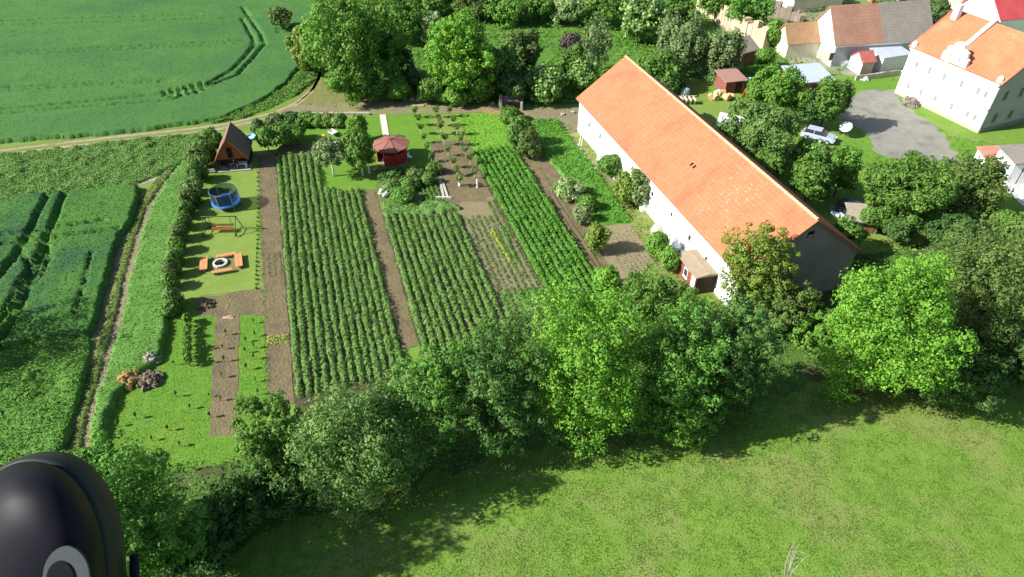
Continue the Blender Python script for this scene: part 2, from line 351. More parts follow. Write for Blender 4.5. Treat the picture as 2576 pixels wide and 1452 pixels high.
def rows(name,cat,group,b0,b1,n,s_of,pal,seed,fmt,**kw):
    for i in range(n):
        rng=np.random.default_rng(seed*50+i); b=b0+(b1-b0)*(i/(n-1) if n>1 else 0); s0,s1=s_of(b); s1+=rng.uniform(-.5,.35)
        me=row_mesh(name,s1-s0,rng,pal,**kw); p=F(b,s0); o=link(name,me,None,(p.x,p.y,.0),GA)
        tag(o,fmt.format(ORD[i]),cat,group)
# @@SETTING
# ------------------------------------------------------------------ ground
FAR=mat('far_ground',(.10,.17,.035),(.16,.22,.06),scale=.08,c3=(.2,.19,.09),s3=.03)
gp=[(-260,-40),(260,-40),(260,460),(-260,460)]
sheet('ground',gp,0,GRASS,'rough green grassland under the whole place',edge=0)
sheet('weedy_ground',P_([(820,230),(1000,245),(1250,262),(1450,262),(1600,180),(1900,220),(2160,180),(2150,-60),(900,-60),(790,20),(800,160)]),.010,RANK,'rank green undergrowth beyond the dirt road')
sheet('weedy_ground',P_([(190,1160),(600,1150),(760,1010),(1000,930),(1230,820),(1500,720),(1690,700),(1860,820),(2040,700),(2250,590),(2700,620),(2700,900),(2400,975),(2180,950),(2050,960),(1900,1010),(1700,1085),(1500,1118),(1270,1130),(1050,1225),(850,1290),(620,1370),(560,1500),(180,1500)]),.010,mat('shade_darkened_weeds',(.055,.12,.022),(.085,.165,.03),scale=1.5,bump=.9,bscale=5,c3=(.07,.055,.03),s3=.35,t3=.55),'weeds under the belt of trees, shade put into their colour',edge=.9)  # weed colour lowered to deepen the shade under the trees
# ------------------------------------------------------------------ fields
WH=mat('wheat',(.052,.145,.030),(.066,.170,.038),scale=.35,bump=.25,bscale=5,c3=(.042,.125,.033),s3=.06,t3=.55)
WHT=leafm('wheat_tips',(.05,.148,.034),(.07,.185,.047),.45)
WD=mat('dark_wheat',(.054,.148,.022),(.07,.178,.029),scale=.5,bump=.6,bscale=5,c3=(.028,.09,.035),s3=.12,t3=.55)
WDT=leafm('dark_wheat_tips',(.056,.152,.023),(.085,.208,.035),.45)
def L_(pts): return [at(u,v,.3) for u,v in pts]
rutsA=[(L_(p),.30 if d>.96 else .34,d) for p,d in [
 ([(-200,66),(0,55),(220,47),(500,39)],.95),([(-200,75),(0,64),(300,56),(640,44)],.95),
 ([(-200,146),(0,134),(400,115),(635,104)],.95),([(-200,153),(0,141),(400,122),(650,110)],.95),
 ([(-200,240),(0,223),(250,209),(435,200)],.95),([(-200,247),(0,231),(250,216),(430,207)],.95),
 ([(-200,300),(0,278),(250,256),(410,238),(522,214),(585,177),(642,113),(632,88),(609,50)],.98),
 ([(-200,312),(0,289),(250,268),(435,254),(598,191),(666,112),(656,84),(632,50),(610,20)],.98),
 ([(413,232),(418,244)],.97),([(430,226),(434,246)],.97),([(448,224),(455,242)],.97),([(468,220),(478,240)],.97),([(486,216),(497,236)],.97),([(505,212),(512,228)],.97),([(700,82),(760,80),(790,60),(795,40)],.8),([(700,74),(750,72),(775,58)],.8)]]
fA=P_([(-420,400),(0,362),(300,338),(470,316),(560,302),(650,262),(710,222),(748,182),(770,110),(790,50),(800,0),(830,-60),(400,-150),(-700,-150)],0)
crop('wheat_field',fA,.27,.5,WH,rutsA,rough=.025,big=.12,bigs=6,edge=.25,seed=3,label='large blue green wheat field with curved wheel tracks, upper left',cat='field',fringe=4,fm=WHT,fs=.16)
# trampled spot in the wheat where the wheel tracks bend
fC=P_([(-500,560),(0,512),(160,492),(330,474),(348,480),(352,505),(330,560),(300,612),(272,690),(247,800),(228,850),(150,862),(0,880),(-500,900)])
rutsC=[(L_(p),wd,1.) for p,wd in [([(122,495),(97,545),(74,591),(40,650),(-20,735)],.33),([(166,490),(145,545),(123,591),(85,700),(50,780),(8,860)],.36),
 ([(-200,612),(0,598),(130,582),(264,560)],.22),([(-200,650),(0,622),(123,607),(303,582)],.24),([(118,612),(125,660),(98,715),(55,755)],.16),([(60,640),(75,690),(40,770),(0,820)],.2),([(95,640),(60,700),(10,790)],.14),([(20,660),(0,700),(-30,760)],.2),
 ([(235,640),(215,720),(190,800)],.1)]]
crop('dark_wheat_field',fC,.24,.72,WD,rutsC,rough=.035,big=.12,bigs=3,edge=.2,seed=5,label='dark green wheat field with crossing wheel tracks, left edge',cat='field',fringe=22,fm=WDT,fs=.15)
fB=P_([(-500,440),(0,392),(180,372),(330,352),(440,345),(522,330),(538,348),(500,385),(455,412),(400,440),(330,470),(160,488),(0,508),(-500,556)])
BF=mat('beet_leaves',(.08,.175,.035),(.125,.24,.055),scale=1.1,bump=.6,bscale=4,c3=(.2,.16,.1),s3=.3,t3=.66)
crop('leafy_field',fB,.3,.16,BF,[],rough=.25,big=.42,bigs=1.0,edge=.4,seed=7,label='light green leafy root crop field left of the chalet',cat='field',fringe=80,fm=LM['crop'],fs=.21)
sheet('bare_soil',P_([(350,440),(430,412),(520,360),(560,345),(540,380),(470,425),(420,450),(340,468)]),.02,TRACK,'thin soil at the corner of the leafy field')
# ------------------------------------------------------------------ tracks
tr1=[(-500,445),(0,384),(180,362),(330,345),(470,330),(560,318),(640,300),(690,287),(745,262),(785,228),(803,195),(815,165),(822,130)]
def band(pl,wl,wr):
    a=[];b=[]
    for i,p in enumerate(pl):
        d=(pl[min(i+1,len(pl)-1)]-pl[max(i-1,0)]).normalized(); n=Vector((-d.y,d.x,0)); a.append(p+n*wl); b.append(p-n*wr)
    return a+b[::-1]
t1=P_(tr1)
sheet('grass_verge',band(t1,1.6,1.6),.014,mat('verge_grass',(.12,.19,.03),(.17,.23,.05),scale=.8,bump=.8,bscale=6,c3=(.21,.19,.08),s3=.3,t3=.55),'yellowish grass verge of the field track')
sheet('farm_track',band([p+Vector((0,.55,0)) for p in t1],.28,.28),.02,TRACK,'pale wheel rut of the field track',edge=.06)
sheet('farm_track',band([p-Vector((0,.75,0)) for p in t1],.28,.28),.02,TRACK,'pale wheel rut of the field track',edge=.06)
# dirt road behind the gardens
sheet('dirt_road',P_([(694,283),(740,268),(830,262),(900,258),(1000,256),(1250,268),(1320,272),(1460,262),(1452,335),(1420,325),(1290,290),(1270,281),(1130,285),(960,288),(800,284),(700,296)]),.024,mat('road_dirt',(.18,.155,.095),(.235,.20,.13),scale=.9,bump=.5,c3=(.20,.215,.08),s3=.2,t3=.53),'brown dirt road running behind the gardens')
sheet('orange_soil',P_([(1150,275),(1290,268),(1330,285),(1270,292)]),.03,mat('red_dirt',(.30,.19,.10),(.27,.22,.12),scale=1.2),'reddish soil beside the dirt road',edge=.3)
sheet('olive_ground',P_([(745,270),(790,235),(815,205),(850,235),(1000,252),(1010,262),(830,268)]),.016,mat('olive_ground',(.13,.15,.035),(.20,.19,.07),scale=.9,bump=.6),'dry olive grass at the track bend',edge=.4)
# left lane: long grass with two ruts
lane=P_([(455,415),(490,425),(478,500),(455,560),(432,640),(408,735),(405,850),(395,905),(300,985),(262,1090),(250,1150),(150,1150),(185,1010),(226,870),(245,800),(272,690),(300,612),(335,540),(352,500),(420,418)])
sheet('lane_soil',lane,.012,mat('lane_earth',(.19,.155,.10),(.27,.22,.15),scale=1.5,bump=.6,bscale=6),'earth of the overgrown lane')
r1=[at(*p) for p in [(430,410),(380,455),(338,524),(313,594),(274,717),(243,840),(226,903),(207,993),(163,1139),(140,1200)]]
r2=[at(*p) for p in [(448,428),(410,480),(376,524),(352,594),(324,700),(299,823),(275,897),(239,1010),(220,1116),(205,1190)]]
MID=mat('lane_grass',(.11,.17,.03),(.16,.19,.06),scale=1.2,bump=.6,bscale=6); MIDT=leafm('lane_grass_tips',(.09,.16,.03),(.2,.25,.08))
def poly_between(a,b,fa,fb):
    A=[p.lerp(q,fa) for p,q in zip(a,b)]; B=[p.lerp(q,fb) for p,q in zip(a,b)]; return A+B[::-1]
crop('grass_strip',poly_between(r1,r2,.2,.74),.2,.16,MID,[],rough=.3,big=.1,bigs=.7,edge=.1,seed=9,label='narrow grass strip between the two ruts of the lane',cat='grass',fringe=60,fm=MIDT,fs=.16)
bank=P_([(462,412),(500,415),(488,500),(468,560),(445,640),(425,735),(418,850),(400,912),(335,960),(290,1010),(262,1090),(252,1150),(226,1150),(250,1010),(286,897),(310,823),(335,700),(362,594),(386,524),(420,470)])
crop('grass_bank',bank,.22,.6,mat('tall_grass',(.085,.20,.032),(.12,.25,.048),scale=.8,bump=.6,bscale=5),[],rough=.06,big=.2,bigs=1.8,edge=.15,seed=10,label='tall green grass bank between the lane and the garden',cat='grass',fringe=60,fm=leafm('tall_grass_tips',(.085,.205,.033),(.14,.30,.06),.45),fs=.12)
crop('weed_thicket',P_([(-300,880),(0,905),(90,862),(228,856),(226,903),(207,985),(165,1130),(150,1180),(120,1320),(-300,1400)]),.25,.45,RANK,[],rough=.2,big=.6,bigs=1.8,edge=.2,seed=11,label='dense weeds and nettles in the lower left corner',cat='weeds',fringe=110,fm=LM['fresh'],fs=.17)
crop('grass_verge',P_([(500,312),(560,300),(650,262),(712,224),(760,180),(790,150),(806,170),(795,200),(745,240),(690,268),(620,296),(540,312)]),.28,.18,RANK,[],rough=.3,big=.4,bigs=1.5,edge=.3,seed=12,label='weedy green bank beside the field track',cat='weeds',fringe=45,fm=LM['mid'],fs=.26,z0=.0)
# ------------------------------------------------------------------ garden ground
LAWN1=P_([(515,430),(655,428),(655,500),(650,600),(645,728),(450,752),(436,735),(462,610),(490,520)])
sheet('lawn',LAWN1,.03,LAWN,'mown yellow green lawn with trampoline and fire pit')
sheet('lawn',P_([(630,335),(720,372),(700,392),(655,430),(545,432),(520,400),(600,330)]),.032,LAWN,'mown lawn round the chalet')
sheet('lawn',P_([(700,296),(960,290),(1070,290),(1130,420),(960,425),(940,490),(800,486),(785,385),(720,366),(640,345)]),.034,LAWNG,'green lawn round the fruit trees and the gazebo')
sheet('lower_lawn',P_([(445,742),(500,742),(540,790),(600,795),(655,782),(668,800),(680,985),(680,1040),(600,1160),(440,1190),(255,1175),(265,1090),(300,985),(395,910),(410,860),(425,790)]),.026,LAWNG,'bright green lower lawn with saplings')
sheet('dark_grass',P_([(968,294),(1060,292),(1090,360),(1095,420),(1010,425)]),.038,LAWNG)
sheet('fire_pit_ground',P_([(530,648),(610,642),(612,680),(528,690)]),.04,mat('worn_grass',(.13,.15,.05),(.19,.2,.08),scale=2.5,bump=.3),'worn grass round the fire pit')
def gr(name,b0,b1,s0,s1,z,m,label=None,edge=.08): return sheet(name,[F(b0,s0),F(b1,s0),F(b1,s1),F(b0,s1)],z,m,label,edge=edge)
gr('soil_bed',-1.95,.1,-41.5,1.6,.044,SOIL,'long bare soil bed beside the first potato plot')
sheet('soil_patch',P_([(480,752),(555,745),(650,728),(664,735),(672,790),(600,792),(545,800),(500,795)]),.046,SOIL,'bare trodden soil below the lawn',edge=.3)
sheet('soil_strip',P_([(545,790),(602,790),(600,900),(594,1096),(528,1100),(533,950)]),.048,SOIL,'soil strip down the lower lawn',edge=.12)
gr('plot_soil',0.1,5.2,-42,1.2,.05,SOILD,'soil between potato rows, darkened for the shade of the rows'); gr('plot_soil',5.2,9.4,-42,-10.6,.05,SOILD)
sheet('soil_patch',P_([(700,372),(720,360),(780,364),(792,392),(700,396)]),.052,SOIL,'brown soil at the head of the potato plot')
gr('garden_path',9.4,10.95,-38,-10.9,.054,SOIL,'bare brown path between the potato plots')
gr('plot_soil',10.95,19.3,-42,-16.6,.05,SOILD)
gr('soil_bed',10.95,23.7,-16.6,-11.,.047,SOIL,'earth bed above the second potato plot')
gr('vegetable_bed',19.3,23.8,-40,-16.6,.052,mat('tan_soil',(.18,.15,.09),(.24,.205,.13),scale=1.4,bump=.6,bscale=5),'brown bed of narrow vegetable rows')
gr('plot_soil',23.8,29.6,-42,-5.4,.05,SOILD)
gr('garden_path',29.6,31.0,-42,-3.5,.054,SOIL,'bare brown path beside the third plot')
gr('garden_path',31.0,33.6,-40,-9.,.045,SOIL)
sheet('orchard_soil',P_([(1080,358),(1176,352),(1205,420),(1228,508),(1120,510),(1100,430)]),.056,SOIL,'brown soil under the young orchard trees')
gr('kitchen_garden_soil',15.9,18.3,-16.4,-11.9,.05,SOILD)
sheet('fallow_strip',P_([(1142,512),(1228,508),(1244,545),(1236,572),(1205,552),(1160,545)]),.058,mat('fallow',(.19,.165,.085),(.24,.20,.115),scale=1.2,bump=.4),'tan fallow strip above the vegetable rows')
sheet('garden_weedy_ground',P_([(952,425),(1075,420),(1105,455),(1108,508),(960,514),(945,470)]),.049,mat('garden_weeds_ground',(.08,.15,.035),(.14,.19,.06),scale=2,bump=.8),'green ground of the flower bed')
sheet('grass_plot',P_([(1140,288),(1262,288),(1292,374),(1198,386),(1178,352),(1168,320)]),.058,mat('young_grass',(.13,.30,.025),(.17,.35,.04),scale=.9,bump=.6,bscale=8),'bright green young grass plot by the road')
sheet('wall_side_grass',P_([(1400,300),(1452,330),(1520,410),(1620,520),(1720,660),(1760,745),(1700,740),(1640,660),(1590,565),(1500,440),(1420,330)]),.02,mat('dry_grass',(.14,.20,.04),(.21,.24,.08),scale=1.1,bump=.7,bscale=6,c3=(.26,.23,.15),s3=.4,t3=.6),'grass strip along the barn wall')
crop('clover_plot',P_([(1335,308),(1398,302),(1450,372),(1520,460),(1588,560),(1500,566),(1455,520),(1420,450),(1372,395),(1350,350)]),.24,.3,LM['cropb'],[],rough=.3,big=.25,bigs=.8,edge=.2,seed=14,label='dense bright green clover plot near the barn',cat='crop bed',fringe=60,fm=LM['cropb'],fs=.22)
sheet('seedling_bed',P_([(1495,572),(1590,566),(1645,662),(1585,720),(1540,700)]),.056,mat('grey_soil',(.2,.165,.1),(.27,.22,.14),scale=2,bump=.6,bscale=6),'small bed of seedlings near the barn')
# courtyard at the right
ASPH=mat('old_asphalt',(.20,.195,.165),(.285,.275,.235),scale=.9,bump=.25,c3=(.13,.13,.115),s3=.45,t3=.6)
sheet('courtyard',P_([(2140,248),(2180,228),(2250,225),(2270,262),(2330,300),(2380,345),(2420,410),(2300,410),(2205,385),(2170,330),(2120,300),(2050,310),(2050,260)]),.03,ASPH,'cracked grey yard in front of the manor',edge=.5)
sheet('courtyard_grass',P_([(2250,190),(2262,262),(2400,345),(2640,380),(2640,480),(2420,470),(2300,430),(2170,410),(2100,380),(2105,350),(2160,345),(2130,250),(2120,200)]),.02,LAWNG,'green grass round the yard',edge=.5)
sheet('farmyard',P_([(1960,130),(2300,120),(2290,185),(2150,190),(2000,180)]),.02,mat('yard_dust',(.24,.22,.19),(.32,.29,.25),scale=.8,c3=(.13,.2,.05),s3=.2,t3=.52),'pale dusty farmyard',edge=.5)
sheet('village_ground',P_([(1750,-70),(2900,-70),(2900,100),(2240,120),(1960,120),(1880,60)]),.015,mat('village_earth',(.25,.22,.17),(.33,.29,.22),scale=.3,c3=(.11,.19,.05),s3=.09,t3=.5),'pale village ground at the top right',edge=.5)
sheet('back_lawn',P_([(1690,262),(1870,250),(1900,300),(1850,330),(1760,310)]),.03,LAWN,'mown lawn behind the barn')
sheet('shed_lawn',P_([(2170,590),(2300,584),(2330,610),(2200,640),(2120,640)]),.03,LAWN,'mown grass by the plank shed')
# grass tufts
mead=P_([(560,1470),(640,1360),(850,1285),(1050,1220),(1270,1130),(1500,1115),(1700,1080),(1900,1005),(2050,955),(2180,945),(2400,970),(2640,900),(2640,1470)])
tufts('meadow_tufts',mead,110,.10,leafm('meadow_blades',(.105,.205,.024),(.20,.34,.05),.45),'fine grass tufts of the sloping meadow',seed=21,hgt=.06,clump=.6,up=1.6)
tufts('dry_tufts',mead,60,.07,leafm('dry_blades',(.19,.24,.07),(.30,.32,.12),.45),'dry straw coloured tufts in the meadow',seed=22,hgt=.035,clump=3.2,up=2.2)
tufts('lawn_tufts',P_([(445,742),(540,790),(540,1105),(600,1100),(605,795),(668,800),(680,1040),(600,1160),(440,1190),(255,1175),(300,985),(410,860)]),80,.09,leafm('long_grass',(.10,.235,.022),(.16,.33,.035),.45),'long bright grass tufts on the lower lawn',seed=23,hgt=.07,up=1.6,excl=[P_([(545,790),(602,790),(600,900),(594,1096),(528,1100),(533,950)])])
tufts('undergrowth',P_([(190,1200),(600,1150),(760,1010),(1000,930),(1230,820),(1500,720),(1690,700),(1860,820),(2040,700),(2250,590),(2700,620),(2700,900),(2400,975),(2180,950),(2050,960),(1900,1010),(1700,1085),(1500,1118),(1270,1130),(1050,1225),(850,1290),(620,1370),(560,1500),(180,1500)]),26,.24,LM['mid'],'weeds and nettles under the tree belt',seed=24,hgt=.5,clump=1.6)
tufts('undergrowth',P_([(820,215),(1000,250),(1250,262),(1450,262),(1600,180),(1900,220),(2160,180),(2150,-20),(900,-20),(800,160)]),14,.4,LM['lime'],'rough green growth beyond the road',seed=25,hgt=.7,clump=2.5)
tufts('garden_weeds',P_([(1400,300),(1452,330),(1520,410),(1620,520),(1720,660),(1740,745),(1640,660),(1500,440)]),28,.22,LM['olive'],'weeds along the barn wall',seed=26,hgt=.4,clump=1.2)
tufts('yard_grass',P_([(2250,190),(2262,262),(2400,345),(2640,380),(2640,480),(2420,470),(2300,430),(2170,410),(2100,380),(2160,345)]),9,.3,LM['cropb'],'tufty grass round the yard',seed=27,hgt=.15,clump=2,excl=[P_([(2140,248),(2180,228),(2250,225),(2270,262),(2330,300),(2380,345),(2420,410),(2300,410),(2205,385),(2170,330),(2120,300),(2050,310),(2050,260)])])
tufts('young_grass_blades',P_([(1140,288),(1262,288),(1292,374),(1198,386)]),40,.2,LM['bright'],'young grass blades of the bright plot',seed=28,hgt=.12)
ew=P_([(700,1330),(850,1285),(1050,1222),(1270,1140),(1500,1118),(1700,1080),(1900,1010),(2050,965),(2180,955),(2400,985),(2640,910),(2640,985),(2400,1050),(2150,1030),(1900,1085),(1700,1140),(1500,1180),(1270,1205),(1050,1290),(850,1350)])
tufts('edge_weeds',ew,55,.2,leafm('edge_weed',(.12,.19,.035),(.26,.33,.09),.4),'tall yellowish weeds along the meadow edge of the tree belt',seed=33,hgt=.45,clump=1.1,up=1.2)
tufts('meadow_stalks',mead,30,.09,leafm('stalks',(.20,.30,.06),(.42,.46,.16),.45),'pale grass stalks scattered over the meadow',seed=34,hgt=.04,clump=1.4,up=1.6)
for k,(b,s0,s1) in enumerate([(9.5,-38,-11),(10.9,-38,-17),(-1.95,-40,0),(29.7,-40,-6),(31.0,-40,-9),(23.7,-40,-17)]):
    tufts('edge_grass',[F(b-.22,s0),F(b+.22,s0),F(b+.22,s1),F(b-.22,s1)],70,.13,LM['lime' if k%2 else 'mid'],'thin weeds along the edge of a garden plot',seed=60+k,hgt=.12,clump=.8)
tufts('soil_weeds',[F(9.4,-38),F(10.95,-38),F(10.95,-11),F(9.4,-11)],5,.12,LM['olived'],'sparse weeds on the bare path between the potato plots',seed=70,hgt=.08)
tufts('soil_weeds',[F(-1.9,-41),F(.1,-41),F(.1,1),F(-1.9,1)],4,.12,LM['olived'],'sparse weeds on the long bare bed',seed=71,hgt=.08)
tufts('road_weeds',P_([(700,283),(770,262),(1000,258),(1250,268),(1440,270),(1440,300),(1290,288),(1130,283),(960,286),(700,294)]),7,.2,LM['olive'],'sparse dry weeds on the dirt road',seed=72,hgt=.1,clump=1.5)
# ------------------------------------------------------------------ planted rows
rows('potato_row','crop row','rows of the first potato plot',.55,4.9,7,lambda b:(-41.,1.1-.31*b if b>1.3 else -.6),'crop',1,'{} long potato row counted from the brown bed beside the lawn')
rows('potato_row','crop row','rows of the first potato plot',5.6,9.0,6,lambda b:(-41.,-9.6-.31*(b-5.6)),'crop',2,'{} potato row that starts below the fruit tree lawn, counted from the left')
rows('potato_row','crop row','rows of the second potato plot',11.4,18.8,11,lambda b:(-41.5,-16.7-.31*(b-11.1)),'crop',3,'{} potato row right of the bare brown path')
rows('green_crop_row','crop row','rows of the third plot',24.3,29.2,8,lambda b:(-41,-5.8),'cropb',4,'{} bright crop row of the long plot below the young grass',leaf=.2)
rows('vegetable_row','crop row','narrow vegetable rows',19.8,23.5,7,lambda b:(-40,-19.6-.2*(b-19.8) if b<22.6 else -17.5),'mid',5,'{} thin vegetable row between the second and third plot, from the left',r=.17,h=.2,nl=18,leaf=.14,gap=.1)
def prow(name,u0,v0,u1,v1,pal,label,cat='crop row',group=None,seed=1,**kw):
    a=at(u0,v0); b=at(u1,v1); d=b-a; me=row_mesh(name,d.length,np.random.default_rng(seed),pal,**kw)
    return tag(link(name,me,None,tuple(a),math.atan2(-d.x,d.y)),label,cat,group)
prow('lettuce_row',1284,662,1236,578,'cropy','bright yellow green lettuce row between the green plots',r=.2,h=.2,nl=30,gap=0)
prow('lettuce_row',1300,660,1262,570,'cropb','green lettuce row right of the yellow lettuce row',r=.18,h=.2,nl=22,seed=2)
for i in range(3):
    prow('lettuce_row',674,851+i*8,725,846+i*8,'cropy',['upper','middle','lower'][i]+' yellow lettuce row across the long bare bed',group='lettuce rows in the bare bed',r=.13,h=.16,nl=22,seed=i+3,gap=.02,step=.25,leaf=.12)
for i,b in enumerate([-1.3,-.75,-.2]):
    p=F(b,-24.4); me=row_mesh('onion_row',4.2,np.random.default_rng(60+i),'olived',r=.07,h=.12,nl=8,leaf=.1); tag(link('onion_row',me,None,(p.x,p.y,.0),GA),ORD[i]+' short onion row in the bare bed, from the lawn side','crop row','onion rows')
for i in range(4):
    b=16.35+i*.52; p=F(b,-16.2); me=row_mesh('herb_row',4.,np.random.default_rng(70+i),'cropb' if i!=1 else 'lime',r=.17,h=.24,nl=22,leaf=.14); tag(link('herb_row',me,None,(p.x,p.y,.0),GA),ORD[i]+' thick green herb row left of the plank bed edging','crop row','herb rows')
for i in range(9):
    b=32.5+i*.5; p=F(b,-34.8); me=row_mesh('seedling_row',8.4-.31*i*.5,np.random.default_rng(80+i),'olive' if i%3 else 'lime',r=.09,h=.12,nl=8,step=.42,leaf=.11,gap=.15); tag(link('seedling_row',me,None,(p.x,p.y,.0),GA),ORD[i]+' row of pale seedlings in the small bed by the barn, from the left','crop row','seedling rows')
crop('bean_patch',P_([(958,514),(1030,508),(1140,510),(1158,530),(1080,538),(966,546)]),.22,.22,BF,[],rough=.4,big=.4,bigs=.7,edge=.3,seed=31,label='low bushy bean patch above the second potato plot',cat='crop bed',fringe=35,fm=LM['crop'],fs=.2)
crop('lettuce_patch',[F(19.4,-40),F(23.6,-40),F(23.5,-33.5),F(19.6,-33)],.25,.1,BF,[],rough=.3,big=.4,bigs=.7,edge=.3,seed=32,label='yellow green leafy patch at the lower end of the vegetable bed',cat='crop bed',fringe=40,fm=LM['lime'],fs=.18)
# path grooves beside the third plot: flat strips, recess shade painted dark
for k,b in enumerate((30.0,30.55)): gr('path_groove_shade',b,b+.12,-41,-18,.062,mat('groove_shade',(.05,.04,.025),(.08,.06,.04),scale=3),None,.03)
# @@TREES
# ------------------------------------------------------------------ trees: front belt
GB='trees of the front belt between garden and meadow'
tree('broadleaf_tree','light green broadleaf tree at the lower left corner, right of the black boot',335,1315,145,205,'fresh',101,GB,lobes=74,lift=.5,multi=2)
tree('broadleaf_tree','small leafy treetop standing left of the dark shaded trees, above the black boot',215,1165,70,45,'fresh',102,GB,lobes=24)
tree('broadleaf_tree','dark narrow tree at the foot of the long bare bed',672,1100,85,110,'mid',103,GB,lobes=34)
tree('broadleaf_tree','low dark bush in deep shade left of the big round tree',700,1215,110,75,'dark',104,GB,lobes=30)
tree('broadleaf_tree','big round grey green tree covering the lower end of the first potato plot',912,1112,168,168,'grey',105,GB,lobes=64,subs=26,lob=.22)
tree('broadleaf_tree','tall fresh green tree right of the big round grey green tree',1098,1005,105,172,'fresh',106,GB,lobes=44,multi=2)
tree('broadleaf_tree','tall dark blue green tree left of the brightest tree of the belt',1265,980,116,212,'blue',107,GB,lobes=54,subs=24,multi=2)
tree('broadleaf_tree','dark treetop at the lower end of the second potato plot',1250,880,90,90,'mid',108,GB,lobes=30)
tree('maple_tree','large bright yellow green tree in the middle of the front belt',1475,935,168,212,'bright',109,GB,lobes=70,subs=24,lob=.23)
tree('broadleaf_tree','tall fresh green tree between the bright tree and the blue green tree by the barn',1700,925,122,205,'fresh',110,GB,lobes=56,multi=2)
tree('broadleaf_tree','mid green treetop just below the small red hut',1640,760,100,85,'mid',111,GB,lobes=34)
tree('broadleaf_tree','dense blue green tree right of the red hut, at the edge of the dark shade',1842,905,112,165,'blue',112,GB,lobes=52,subs=26)
tree('broadleaf_tree','low light green tree at the meadow edge between the brightest tree and the dark shade',1715,1040,92,85,'lime',113,GB,lobes=34)
tree('walnut_tree','olive yellow tree in front of the dark barn gable',1905,665,100,108,'olive',114,GB,lobes=46,clear=2.2,dens=.75)
tree('walnut_tree','thin brownish olive tree right of the barn gable foot',1975,765,82,88,'olived',115,GB,lobes=30,dens=.8)
tree('maple_tree','largest bright yellow green tree near the right edge of the meadow',2246,825,160,215,'bright',116,GB,lobes=90,subs=26,lob=.2)
tree('broadleaf_tree','light green bush at the left foot of the largest bright tree',2070,830,62,70,'lime',117,GB,lobes=22)
tree('broadleaf_tree','big dark green tree at the right edge, behind the bright tree',2480,735,165,185,'olived',118,GB,lobes=66,subs=26,lob=.22)
tree('broadleaf_tree','dark green tree below right of the largest bright tree, by the meadow',2405,940,105,100,'dark',119,GB,lobes=40)
tree('broadleaf_tree','dark tree at the right picture edge above the meadow',2560,890,90,95,'dark',120,GB,lobes=36)
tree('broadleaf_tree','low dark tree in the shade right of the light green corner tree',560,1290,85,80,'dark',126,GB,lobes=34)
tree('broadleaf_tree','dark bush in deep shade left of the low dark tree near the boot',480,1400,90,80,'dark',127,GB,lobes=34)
# neighbours out of sight whose shade the photo shows
tree('broadleaf_tree','tree below the picture edge that shades the lower left meadow',470,1590,170,140,'dark',121,GB,lobes=50,lift=5)
tree('broadleaf_tree','tree below the picture edge that shades the meadow corner',190,1600,170,140,'dark',122,GB,lobes=50,lift=4)
tree('broadleaf_tree','tree beyond the left picture edge that shades the dark wheat',-240,800,170,150,'dark',123,GB,lobes=40,dens=.7)
# ------------------------------------------------------------------ behind the road
GR='trees behind the dirt road'
tree('maple_tree','big spreading light green tree at the bend of the field track',880,90,125,120,'lime',131,GR,lobes=70,subs=24,lob=.2,clear=1.5)
tree('broadleaf_tree','lower light green tree beside the dirt road bend',885,195,62,62,'lime',132,GR,lobes=34)
tree('broadleaf_tree','small yellowish tree over the field track',770,120,40,60,'olive',133,GR,lobes=24)
tree('broadleaf_tree','dark green tree behind the spreading light green tree',990,40,75,60,'mid',134,GR,lobes=40)
tree('broadleaf_tree','dark shaded tree left of the round bright tree',985,135,45,60,'dark',135,GR,lobes=30)
tree('maple_tree','round bright green tree in the middle of the trees behind the road',1158,135,88,95,'bright',136,GR,lobes=64,subs=24,lob=.22,clear=1.6)
tree('broadleaf_tree','dark green tree pressed against the right of the round bright tree',1245,175,55,60,'mid',137,GR,lobes=34)
tree('broadleaf_tree','mid green tree between the round bright tree and the birch',1315,135,48,55,'olived',138,GR,lobes=34)
tree('broadleaf_tree','dark bush left of the flowering elder by the road',1300,215,50,40,'dark',139,GR,lobes=24)
tree('elder_tree','flowering elder beside the ruined wall on the road',1378,212,45,42,'lime',140,GR,lobes=32,flowers=('pale',.22,1.0))
tree('elder_tree','small flowering elder at the far corner of the barn',1470,195,35,40,'lime',141,GR,lobes=24,flowers=('pale',.2,1.0))
tree('broadleaf_tree','green tree behind the flowering elder',1440,165,45,50,'mid',142,GR,lobes=28)
tree('birch_tree','pale birch with white trunk behind the barn ridge',1497,105,44,98,'willow',143,GR,lobes=30,dens=.28,trunk=BIRCH,lob=.2,droop=.8)
tree('purple_shrub','dark purple shrub in the green clearing',1440,108,24,20,'purple',144,GR,'shrub',lobes=14)
tree('conifer_tree','small pale tipped conifer in the shade behind the road',1040,190,19,52,'conifer',145,GR,lobes=30,shape='cone',trunk=BARK)
for i,(u,v,a,b,p) in enumerate([(930,215,42,38,'mid'),(1000,225,30,25,'lime'),(1085,228,35,30,'mid'),(1150,235,38,25,'lime'),(1205,225,35,32,'mid'),(1105,195,28,28,'pale')]):
    tree('roadside_bush',['green bush behind the road at the bend','light green bush behind the road below the conifer','green bush below the round bright tree, on its left','light green bush at the foot of the round bright tree','green bush right of the foot of the round bright tree','pale flowering bush left of the round bright tree'][i],u,v,a,b,p,150+i,'bushes lining the dirt road','bush',lobes=22)
